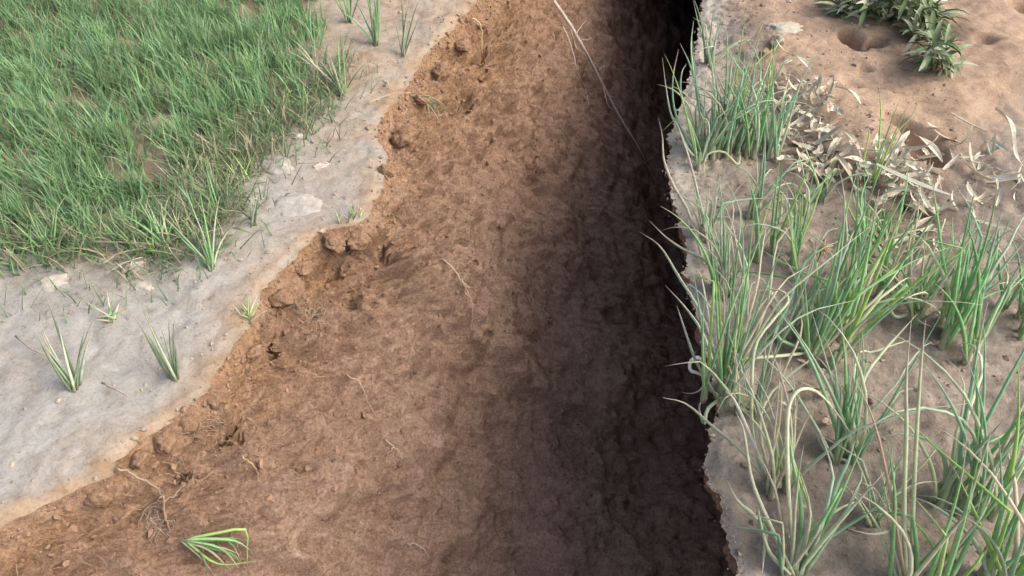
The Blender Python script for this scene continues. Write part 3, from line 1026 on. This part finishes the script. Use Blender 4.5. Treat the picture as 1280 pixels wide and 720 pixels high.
# loose crumbs of soil: uncountable, one object per surface
import bmesh as _bm
_b = _bm.new()
_bm.ops.create_icosphere(_b, subdivisions=1, radius=1)
ICO_V = np.array([q_.co[:] for q_ in _b.verts])
ICO_F = np.array([[l.index for l in fc.verts] for fc in _b.faces])
_b.free()


def crumbs(name, pos, sizes, cols):
    n = len(pos)
    nv = len(ICO_V)
    jit = rng.uniform(.45, 1.3, size=(n, nv, 1))
    sc_ = rng.uniform(.6, 1.3, size=(n, 1, 3))
    v = ICO_V[None] * jit * sc_ * sizes[:, None, None] + pos[:, None, :]
    f = (ICO_F[None] + (np.arange(n) * nv)[:, None, None]).reshape(-1, 3)
    me = mesh_from(name, v.reshape(-1, 3), f, np.repeat(cols, nv, 0), False)
    o = link(name, me, M_CRUMB)
    o['kind'] = 'stuff'
    return o


vis = (PXW[:, 0] > -60) & (PXW[:, 0] < 960) & (PXW[:, 1] > -30) & (PXW[:, 1] < 760)
cand = np.where(vis)[0]
wgt = np.exp(-(T.ravel()[cand] / .3) ** 2) + .12
pick = rng.choice(cand, 10000, p=wgt / wgt.sum())
sz = np.minimum(rng.exponential(.0016, len(pick)) + .0008, .010)
cl = np.array([(.33, .215, .152)]) * rng.uniform(.6, 1.15, size=(len(pick), 1)) * np.array([1, 1, 1])
crumbs('soil_crumbs', Wf[pick] + nrm * .001, sz, cl)
n = 1000
yy = rng.uniform(.45, 2.9, n)
off = rng.exponential(.16, n) + .004
xx = xL(yy) - off
crumbs('soil_crumbs', np.stack([xx, yy, hL(xx, yy) * smooth(0, .05, off)], 1), np.minimum(rng.exponential(.0016, n) + .0007, .008),
       np.array([(.40, .345, .285)]) * rng.uniform(.65, 1.2, size=(n, 1)))
n = 2600
yy = rng.uniform(.45, 2.9, n)
off = rng.uniform(.004, .75, n)
xx = xR(yy) + off
crumbs('soil_crumbs', np.stack([xx, yy, hR(xx, yy) * smooth(0, .04, off)], 1), np.minimum(rng.exponential(.0017, n) + .0008, .010),
       np.array([(.38, .30, .25)]) * rng.uniform(.6, 1.3, size=(n, 1)))

n = 900
yy = rng.uniform(.45, 2.9, n)
off = rng.normal(.008, .008, n)
xx = xR(yy) + off
crumbs('rim_crumbs', np.stack([xx, yy, np.where(off < 0, off * 1.2, 0) - .007], 1), np.minimum(rng.exponential(.0014, n) + .0007, .006),
       np.array([(.38, .33, .28)]) * rng.uniform(.6, 1.2, size=(n, 1)))
n = 1500
yy = rng.uniform(.45, 2.9, n)
off = np.abs(rng.normal(0, .012, n))
xx = xL(yy) + off
crumbs('rim_crumbs', np.stack([xx, yy, -off * 1.7 - .012], 1), np.minimum(rng.exponential(.0018, n) + .0008, .009),
       np.array([(.36, .24, .16)]) * rng.uniform(.6, 1.15, size=(n, 1)))

# ------------------------------------------------------------------ roots on the fissure wall
ROOTC = (.50, .40, .30)


def root_path(pts, n=14, wob=.0015):
    p = resample([WP(a, b_, o_) for a, b_, o_ in pts], n)
    p[1:-1] += rng.normal(0, wob, size=(n - 2, 3))
    return p


def root_thing(label, strands, col=ROOTC, name='hanging_root', cat='root'):
    base = WP(*strands[0][0][0])
    t = thing(name, label, cat, base)
    for i, (pts, r0, r1) in enumerate(strands):
        p = root_path(pts)
        n_ = len(p)
        mb = MB()
        mb.add(*tube(p, np.linspace(r0, r1, n_), [lerp(col, tuple(c * .8 for c in col), k / n_) for k in range(n_)], 5))
        mb.build('root_strand' if i == 0 else 'rootlet', M_ROOT, t, base)
    return t


root_thing('long pale root hanging diagonally across the dark upper part of the fissure',
           [([(690, 8, .02), (702, 30, .03), (716, 55, .04), (731, 88, .045), (748, 118, .045), (768, 150, .04), (786, 180, .035), (806, 205, .02)], .0085, .0022),
            ([(700, 40, .025), (706, 66, .03), (716, 92, .03), (728, 118, .03), (736, 134, .01)], .0024, .0010),
            ([(712, 50, .04), (722, 34, .05), (732, 38, .05)], .0018, .0008),
            ([(716, 58, .04), (728, 56, .05), (734, 60, .04)], .0018, .0008),
            ([(738, 96, .045), (746, 92, .05), (742, 108, .04)], .0016, .0008),
            ([(752, 124, .045), (766, 132, .04), (772, 146, .03)], .0016, .0007),
            ([(744, 112, .045), (752, 138, .04), (766, 148, .03)], .0020, .0008),
            ([(706, 30, .03), (712, 60, .035), (724, 78, .04), (740, 96, .045)], .0020, .0010)], (.66, .58, .50))
root_thing('thin pale root with frayed end in the middle of the fissure wall',
           [([(550, 328, .012), (560, 342, .02), (570, 358, .024), (579, 378, .024), (584, 398, .018), (588, 420, .006)], .0024, .0008),
            ([(568, 352, .022), (574, 362, .03), (580, 366, .03)], .0022, .0012),
            ([(576, 372, .02), (584, 380, .02)], .0018, .0008)], (.56, .46, .33))
root_thing('pale stick poking out of the soil at the lower left rim',
           [([(138, 584, .012), (160, 598, .022), (182, 612, .026), (196, 626, .02)], .0028, .0020),
            ([(196, 626, .02), (200, 650, .012), (194, 676, .008), (196, 700, .006)], .0018, .0008),
            ([(196, 626, .02), (180, 640, .012), (172, 660, .006)], .0022, .0010),
            ([(196, 630, .02), (214, 622, .012), (226, 606, .006)], .0020, .0010),
            ([(198, 640, .016), (208, 664, .01), (204, 690, .006)], .0018, .0008)], (.38, .30, .22))
root_thing('fine forked rootlet in the lower middle of the wall',
           [([(482, 550, .006), (492, 562, .014), (498, 574, .012), (500, 582, .004)], .0016, .0007),
            ([(490, 560, .012), (484, 570, .01), (482, 578, .004)], .0012, .0006)], (.60, .48, .34))
root_thing('thin root strand below the dark hollow at the foot of the wall',
           [([(505, 682, .004), (520, 684, .012), (530, 690, .012), (534, 698, .004)], .0018, .0008)], (.50, .42, .34))
root_thing('faint rootlet in the deep shade close to the right rim',
           [([(736, 262, .006), (756, 268, .02), (778, 278, .02), (800, 290, .006)], .0018, .0008)], (.42, .34, .28))
root_thing('stubby pale root end beside the dark cleft near the far rim',
           [([(588, 26, .012), (592, 36, .025), (598, 50, .022), (604, 66, .004)], .0040, .0016)], (.56, .44, .26))
root_thing('yellowish rootlet lying on the wall right of the lower pits',
           [([(304, 572, .004), (312, 584, .012), (318, 596, .012), (324, 606, .003)], .0018, .0008)], (.56, .40, .22))
root_thing('thin pale rootlet on the bright slope below the root mat',
           [([(432, 470, .004), (446, 486, .012), (458, 506, .01), (470, 520, .003)], .0016, .0007)], (.52, .42, .32))


def root_mat(label, px, py, rad, n, col, lift=.012):
    base = WP(px, py)
    t = thing('root_mat', label, 'root mat', base)
    mb = MB()
    for k in range(n):
        cx, cy = random.gauss(px, rad * .55), random.gauss(py, rad * .55)
        a = random.gauss(1.2, 1.0)
        st_ = random.uniform(.12, .4) * rad
        pts = []
        for s in range(4):
            pts.append(WP(cx, cy, random.uniform(.0, lift) * math.sin(math.pi * s / 3) + .001))
            a += random.gauss(0, .5)
            cx += math.cos(a) * st_
            cy += math.sin(a) * st_
        p = resample(pts, 9)
        j = random.uniform(.75, 1.2)
        mb.add(*tube(p, np.linspace(.0008, .0004, 9) * random.uniform(.6, 1.3), [tuple(c * j for c in col)] * 9, 4))
    mb.build('fibres', M_ROOT, t, base)
    return t


root_mat('tangled grey root mat in a hollow below the left rim', 384, 392, 22, 46, (.40, .34, .26))
root_mat('root tangle beside the dark pits on the lower left wall', 262, 530, 18, 26, (.40, .31, .22))
root_mat('small root tangle under the stepped left rim', 226, 584, 16, 20, (.40, .32, .24))
root_mat('whitish web of fine roots above the green wall tuft', 196, 650, 18, 24, (.46, .39, .32))
root_mat('fibre tangle on the crumbling far upper wall', 650, 50, 26, 26, (.46, .33, .2), .016)

# fine hair roots all over the wall: uncountable
hv, hf, hc = [], [], []
pick = rng.choice(cand, 2600, p=wgt / wgt.sum())
for k in pick:
    p0 = Wf[k]
    d = np.array([random.gauss(.35, .35), random.gauss(0, .45), random.gauss(-.6, .3)])
    d /= np.linalg.norm(d)
    L = random.uniform(.008, .034)
    r_ = random.uniform(.0003, .0007)
    sd_ = np.cross(d, nrm)
    sd_ /= np.linalg.norm(sd_) + 1e-9
    bend = random.gauss(0, .3)
    j = random.uniform(.7, 1.25)
    o_ = len(hv)
    for s in (0, .5, 1):
        c = p0 + d * L * s + sd_ * bend * L * s * s + nrm * (.002 + .006 * s * (1 - s) * 2)
        for q_ in (sd_ * r_, nrm * r_, -sd_ * r_):
            hv.append(c + q_)
            hc.append((.48 * j, .36 * j, .24 * j))
    for s in range(2):
        for u in range(3):
            a_, b_ = o_ + s * 3 + u, o_ + s * 3 + (u + 1) % 3
            hf.append((a_, b_, b_ + 3, a_ + 3))
o = link('hair_roots', mesh_from('hair_roots', hv, hf, hc), M_ROOT)
o['kind'] = 'stuff'


# ------------------------------------------------------------------ grass on the left
def blade_arrays(bases, lengths, az, tilt, droop, width, cols, nseg=4, tipmix=.3):
    """many curved, tapering, folded blades at once"""
    n = len(bases)
    p = bases.copy()
    V, Cc = [], []
    face = az + rng.normal(0, .9, n)
    sdv = np.stack([-np.sin(face), np.cos(face), np.zeros(n)], 1)
    for k in range(nseg + 1):
        s = k / nseg
        ww = width * (1 - s ** 1.8) * .5 + .0002
        V.append(p - sdv * ww[:, None])
        V.append(p + np.array([0, 0, 1]) * (-.3 * ww[:, None]))
        V.append(p + sdv * ww[:, None])
        c = cols * (0.85 + .3 * s)
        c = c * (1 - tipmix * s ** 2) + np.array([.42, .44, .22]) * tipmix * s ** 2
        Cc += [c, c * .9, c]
        th = tilt + droop * (s + .5 / nseg) ** 1.5
        p = p + (lengths / nseg)[:, None] * np.stack([np.sin(th) * np.cos(az), np.sin(th) * np.sin(az), np.cos(th)], 1)
    m = (nseg + 1) * 3
    V = np.stack(V, 1).reshape(-1, 3)
    Cc = np.stack(Cc, 1).reshape(-1, 3)
    loc = []
    for k in range(nseg):
        for u in range(2):
            a = k * 3 + u
            loc.append((a, a + 1, a + 4, a + 3))
    F = (np.array(loc)[None] + (np.arange(n) * m)[:, None, None]).reshape(-1, 4)
    return V, F, Cc


def poly_points(poly_px, n, soft=0.02, dens=None):
    poly = np.array([P(a, b_)[:2] for a, b_ in poly_px])
    lo, hi = poly.min(0), poly.max(0)
    lo = np.maximum(lo, (-2.6, .3))
    hi = np.minimum(hi, (2.6, 3.6))
    out = []
    while sum(len(o_) for o_ in out) < n:
        q_ = rng.uniform(lo, hi, size=(n, 2))
        mk = inside(q_[:, 0], q_[:, 1], poly_px, soft)
        cl_ = np.clip(.75 + 1.1 * fbm(q_[:, 0], q_[:, 1], 0 * q_[:, 0], 8, 3, .6, 90.0), .4, 1)
        out.append(q_[rng.random(n) < mk * cl_])
    q_ = np.concatenate(out)[:n]
    return np.stack([q_[:, 0], q_[:, 1], hL(q_[:, 0], q_[:, 1])], 1)


cc_ = poly_points(GRASS_POLY, 2300, .09)
rep = rng.integers(8, 26, len(cc_))
idx = np.repeat(np.arange(len(cc_)), rep)
n = len(idx)
jit = rng.normal(0, .012, size=(n, 2))
gp = cc_[idx] + np.concatenate([jit, np.zeros((n, 1))], 1)
csize = rng.uniform(.6, 1.25, len(cc_))
ctone = rng.uniform(.75, 1.3, len(cc_))
patch = fbm(gp[:, 0], gp[:, 1], 0 * gp[:, 0], 4, 3, .6, 95.0)
gcol = np.array([.245, .435, .20]) * (1 + .3 * patch)[:, None] * ctone[idx][:, None] * rng.uniform(.7, 1.4, size=(n, 1))
yel = (rng.random(n) < .10)
gcol[yel] = np.array([.44, .45, .27]) * rng.uniform(.7, 1.2, size=(yel.sum(), 1))
blu = (rng.random(n) < .35)
gcol[blu] = gcol[blu] * np.array([.98, 1.0, 1.35])
lean_az = rng.uniform(0, 6.28, len(cc_))
azs = np.where(rng.random(n) < .25, lean_az[idx] + rng.normal(0, .6, n), rng.uniform(0, 6.28, n))
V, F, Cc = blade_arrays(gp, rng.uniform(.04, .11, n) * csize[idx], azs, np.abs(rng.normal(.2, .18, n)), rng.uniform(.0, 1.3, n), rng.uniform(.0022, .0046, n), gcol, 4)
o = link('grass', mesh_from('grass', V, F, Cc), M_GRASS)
o['kind'] = 'stuff'

# thin scattered grass and dead stalks beyond the edge of the sward
fr = [(240, 190), (300, 160), (345, 145), (430, 70), (430, 130), (330, 200), (290, 300), (200, 345), (130, 330), (-60, 340), (-60, 300), (190, 280), (215, 240)]
gp = poly_points(fr, 2600, .06)
n = len(gp)
gcol = np.where((rng.random(n) < .72)[:, None], np.array([[.21, .33, .17]]), np.array([[.50, .45, .33]])) * rng.uniform(.7, 1.3, size=(n, 1))
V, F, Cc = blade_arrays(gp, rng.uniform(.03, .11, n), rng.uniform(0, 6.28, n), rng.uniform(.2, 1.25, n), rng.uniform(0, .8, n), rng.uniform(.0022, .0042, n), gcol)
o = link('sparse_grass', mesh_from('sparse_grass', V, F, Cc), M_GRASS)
o['kind'] = 'stuff'

# single green sprouts thinning out across the crust
fr = [(250, 205), (330, 150), (440, 60), (478, 100), (410, 190), (345, 280), (300, 330), (230, 380), (140, 400), (-60, 410), (-60, 330), (150, 330)]
gp = poly_points(fr, 420, .05)
n = len(gp)
gcol = np.where((rng.random(n) < .8)[:, None], np.array([[.23, .34, .19]]), np.array([[.50, .45, .33]])) * rng.uniform(.75, 1.3, size=(n, 1))
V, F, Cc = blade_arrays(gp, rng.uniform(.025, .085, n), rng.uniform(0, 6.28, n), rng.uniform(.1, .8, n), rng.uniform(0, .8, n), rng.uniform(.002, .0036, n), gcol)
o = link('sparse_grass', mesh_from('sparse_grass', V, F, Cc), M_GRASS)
o['kind'] = 'stuff'

GROUP_T = 'grass tufts on the left ground'


def tuft(label, px, py, n, h, az, spread, kinds, r=.0022, where=GL, tilt=.4, dry=.2, clump=.006):
    b = where(px, py)
    t = thing('grass_tuft', label, 'grass tuft', b, GROUP_T)
    for k in range(n):
        s = b + np.array([random.gauss(0, clump), random.gauss(0, clump), 0])
        a = az + random.gauss(0, spread)
        path = grow(s, a, abs(random.gauss(tilt, .2)), h * random.uniform(.5, 1.1), random.uniform(0, .7), 8)
        add_leaf(t, b, path, r * random.uniform(.7, 1.2), kinds[k % len(kinds)], random.choice([0, dry, dry * 2]), 4)
    return t


tuft('lone thin grey green tuft standing in pale crust above the left rim', 218, 474, 9, .17, 1.9, .45, ['dull', 'dull', 'grey'], .0026)
tuft('green tuft leaning left at the foot of the sparse grass', 266, 336, 13, .17, 2.2, .5, ['dull', 'mid', 'grey'], .0026, tilt=.6)
tuft('upright green tuft left of the whitish crust lumps', 278, 262, 10, .12, 1.6, .5, ['mid', 'dull'], .0026)
tuft('low green tuft left of the upright one below the grass', 246, 268, 10, .12, 2.1, .5, ['mid', 'dull'], .0026)
tuft('small dull tuft between the whitish crust lumps', 318, 282, 7, .09, 1.8, .8, ['dull', 'grey'], .0024)
tuft('dark upright tuft alone near the far left rim', 470, 56, 14, .20, 1.7, .4, ['dull', 'blue', 'mid'], .0032)
tuft('sparse spiky tuft right of the dark upright tuft', 505, 70, 7, .18, 1.4, .6, ['dull', 'grey'], .0026)
tuft('leaning tuft with straw blades at the right corner of the grass', 428, 120, 16, .18, 2.2, .45, ['dull', 'mid', 'straw'], .0026, tilt=.6)
tuft('broad tuft between grass corner and the dark upright tuft', 436, 28, 10, .16, 1.9, .6, ['dull', 'mid'], .0026)
tuft('faded tuft hugging the left border of the crust', 140, 402, 12, .07, 1.6, 1.2, ['pale', 'mid', 'straw'], .0024, tilt=.8)
tuft('short yellowish tuft on the bend of the left rim', 436, 276, 12, .045, 1.6, 1.4, ['yellow', 'straw', 'dull'], .0018, tilt=.6, clump=.014)
tuft('dry tuft on the left rim above the pit', 310, 398, 10, .05, 2.0, 1.2, ['straw', 'yellow'], .0018, tilt=.8, clump=.012)
tuft('soft grey tuft on open crust far left', 92, 486, 10, .18, 1.8, .5, ['dull', 'grey'], .0030)
tuft('bright tuft at the lower edge of the grass far left', 66, 322, 14, .14, 1.8, .7, ['mid', 'dull'], .0028)
tuft('green tuft spreading where grass meets the crust', 208, 312, 14, .14, 2.4, .7, ['mid', 'mid', 'pale'], .0026, tilt=.6)

for k, (px, py) in enumerate([(232, 232), (258, 214), (300, 196), (330, 176), (226, 300), (186, 318), (352, 156), (384, 140), (404, 100), (300, 232), (160, 348), (20, 340)]):
    tuft(['faded grass tuft lying under the grass edge, left of the upright tuft', 'yellowing tuft just below the lowest lump of the grass edge', 'dry thin tuft left of the whitish lump with crevice',
          'green tuft at the grass edge straight above the whitish lump', 'green tuft left of the tuft leaning at the foot of the sparse grass', 'low tuft touching the end of the level dry stalk',
          'short tuft at the grass edge above the pinkish lump', 'short tuft right of the grass edge above bare tan soil', 'slim tuft at the outer grass edge left of the leaning corner tuft',
          'thin tuft between the upright tuft and the whitish lumps', 'tiny tuft under the lowest dry stalk', 'low dull tuft at the grass edge near the left border'][k],
         px, py, 8, [.09, .08, .07, .11, .12, .07, .09, .08, .13, .08, .05, .10][k], 1.9, .9, [['pale', 'dull'], ['yellow', 'straw'], ['straw', 'dull'], ['mid', 'dull']][k % 4], .0022, tilt=.55, clump=.014)

# tufts that hang on the wall
b = WP(226, 676, .004)
t = thing('grass_tuft', 'bright green tuft sprawling sideways low on the fissure wall', 'grass tuft', b, 'grass tufts on the fissure wall')
for k, pts in enumerate([[(226, 676, .004), (250, 690, .03), (280, 700, .03), (300, 706, .01)], [(226, 676, .004), (245, 682, .04), (270, 690, .05), (292, 712, .03)],
                         [(226, 676, .004), (256, 676, .04), (284, 674, .05), (296, 690, .04), (304, 712, .02)], [(226, 678, .004), (240, 700, .03), (256, 720, .03)],
                         [(226, 678, .004), (248, 696, .04), (276, 716, .03)], [(226, 676, .004), (250, 684, .05), (276, 690, .06), (300, 700, .05)],
                         [(228, 676, .004), (250, 680, .03), (270, 678, .04), (290, 684, .03)], [(228, 678, .004), (262, 708, .03), (308, 709, .03)],
                         [(226, 678, .004), (236, 690, .02), (246, 712, .03), (252, 730, .02)], [(226, 674, .004), (258, 694, .05), (284, 704, .05)],
                         [(226, 676, .004), (244, 688, .05), (262, 702, .06), (280, 718, .05)]]):
    add_leaf(t, b, resample([WP(*q_) for q_ in pts], 9), .0030 * random.uniform(.7, 1.2), ['mid', 'mid', 'yellow', 'dull', 'pale'][k % 5], random.choice([0, .3]), 4)
b = WP(522, 126, .004)
t = thing('grass_tuft', 'dry straw coloured tuft hanging over the far left rim', 'grass tuft', b, 'grass tufts on the fissure wall')
for k in range(12):
    ex, ey = random.gauss(546, 10), random.gauss(150, 10)
    pts = [(520 + random.gauss(0, 3), 124 + random.gauss(0, 3), .004), ((520 + ex) / 2, (124 + ey) / 2 - 4, .025), (ex, ey, .012)]
    add_leaf(t, b, resample([WP(*q_) for q_ in pts], 8), .0016 * random.uniform(.7, 1.2), ['straw', 'yellow', 'dull'][k % 3], .3, 4)

# dry stalks lying at the lower edge of the grass
GROUP_S = 'dry stalks lying at the lower edge of the grass'
for pts, r_, lab in [([(112, 302, .02), (150, 303, .025), (190, 305, .03)], .0032, 'straight pale dry stalk lying level below the grass'),
                     ([(128, 330, .01), (150, 316, .02), (186, 310, .02)], .0026, 'curved dry stalk rising under the level pale one'),
                     ([(130, 344, .01), (152, 330, .02), (178, 322, .015)], .0022, 'short dry stalk lowest of the dry stalks'),
                     ([(152, 342, .01), (166, 334, .018), (182, 328, .01)], .0022, 'bent twig resting on the pale lump'),
                     ([(196, 270, .03), (205, 300, .03), (226, 330, .01)], .0022, 'thin straw leaning down across the sparse grass'),
                     ([(222, 262, .02), (246, 296, .015), (268, 324, .01)], .0020, 'thin straw slanting beside the green leaning tuft'),
                     ([(245, 168, .03), (262, 180, .02), (282, 192, .01)], .0026, 'pale straw at the lower corner of the grass'),
                     ([(128, 478, .006), (144, 486, .012), (160, 496, .006)], .0026, 'yellowish straw on the white crust at left'),
                     ([(396, 84, .02), (412, 104, .02), (436, 122, .01)], .0030, 'pale dry stalk beside the leaning corner tuft'),
                     ([(460, 130, .008), (486, 118, .012), (512, 116, .01)], .0022, 'thin dark straw near the far left rim'),
                     ([(372, 204, .006), (396, 203, .008), (412, 204, .006)], .0014, 'fine dark straw on the crust left of the rim bulge'),
                     ([(20, 420, .006), (40, 436, .012), (62, 446, .006)], .0024, 'buff straw on open crust far left')]:
    p = resample([P(a, b_, z + .006) for a, b_, z in pts], 9)
    mb = MB()
    cc = random.choice([(.46, .40, .32), (.52, .44, .30), (.40, .34, .27)])
    mb.add(*tube(p + rng.normal(0, .0008, p.shape), np.linspace(r_, r_ * .6, 9), [cc] * 9, 5))
    o = mb.build('dry_stalk', M_STRAW, None, p[4])
    o.location = tuple(p[4])
    tag(o, lab, 'stalk', GROUP_S)


# ------------------------------------------------------------------ dusty broad-leaved weeds beyond the bank
def lance(L, wd, arch, cols, n=6):
    vs, fs, cs = [], [], []
    for k in range(n):
        s = k / (n - 1)
        ww = wd * math.sin(math.pi * (.08 + .88 * s)) ** .8
        x_ = L * s
        z_ = arch * L * math.sin(s * 2.2) * .45
        for u in (-1, 0, 1):
            vs.append((x_, u * ww * .5, z_ + abs(u) * ww * .22))
            cs.append(tuple(c * (1.25 if u == 0 else 1) for c in lerp(cols[0], cols[1], s)))
    for k in range(n - 1):
        for u in range(2):
            a = k * 3 + u
            fs.append((a, a + 1, a + 4, a + 3))
    return vs, fs, cs


WC = [((.11, .16, .08), (.20, .26, .14)), ((.33, .37, .26), (.43, .45, .34)), ((.20, .27, .15), (.30, .36, .22)), ((.46, .47, .37), (.52, .52, .42)), ((.08, .13, .06), (.14, .20, .10))]
lances = []
for k in range(10):
    v, f, c = lance(random.uniform(.04, .08), random.uniform(.008, .014), random.uniform(.2, .9), WC[k % 5])
    me = mesh_from('leaf', v, f, c)
    me.materials.append(M_WEED)
    lances.append(me)


def weed(label, px, py, n, h, toward):
    b = GR(px, py)
    t = thing('weed_plant', label, 'weed', b, 'dusty weeds beyond the sandy bank')
    stems = 5
    for s in range(stems):
        a = toward + random.gauss(0, 1.1)
        path = grow(b + np.array([random.gauss(0, .02), random.gauss(0, .02), -.005]), a, random.uniform(.2, .8), h * random.uniform(.6, 1.1), random.uniform(.2, .8), 8)
        mb = MB()
        mb.add(*tube(path, np.linspace(.003, .0012, 8), [(.16, .18, .10)] * 8, 5))
        mb.build('stem', M_WEED, t, b)
        for k in range(int(n * 1.8) // stems):
            p = path[random.randint(1, 7)]
            o = bpy.data.objects.new('leaf', random.choice(lances))
            C.objects.link(o)
            o.parent = t
            o.location = tuple(p - b)
            o.rotation_euler = (random.gauss(0, .4), random.gauss(.15, .45), random.uniform(0, 6.28))
            q_ = random.uniform(.9, 1.5)
            o.scale = (q_, q_, q_)


weed('dark leafy weed with narrow leaves, left end of the weed row', 1062, 18, 40, .12, -2.2)
weed('dusty weed in the middle of the row, pale bent leaves', 1106, 26, 64, .15, -1.9)
weed('grey dusted weed overhanging the far corner of the bank', 1146, 44, 70, .16, -2.0)
weed('low weed with hanging leaves nearest to the sandy bank', 1168, 84, 48, .13, -2.6)
weed('dark low weed between the left and middle weeds, half out of view', 1082, 2, 40, .15, -1.9)
weed('dark weed rising behind the grey dusted weed', 1128, 8, 46, .18, -1.9)
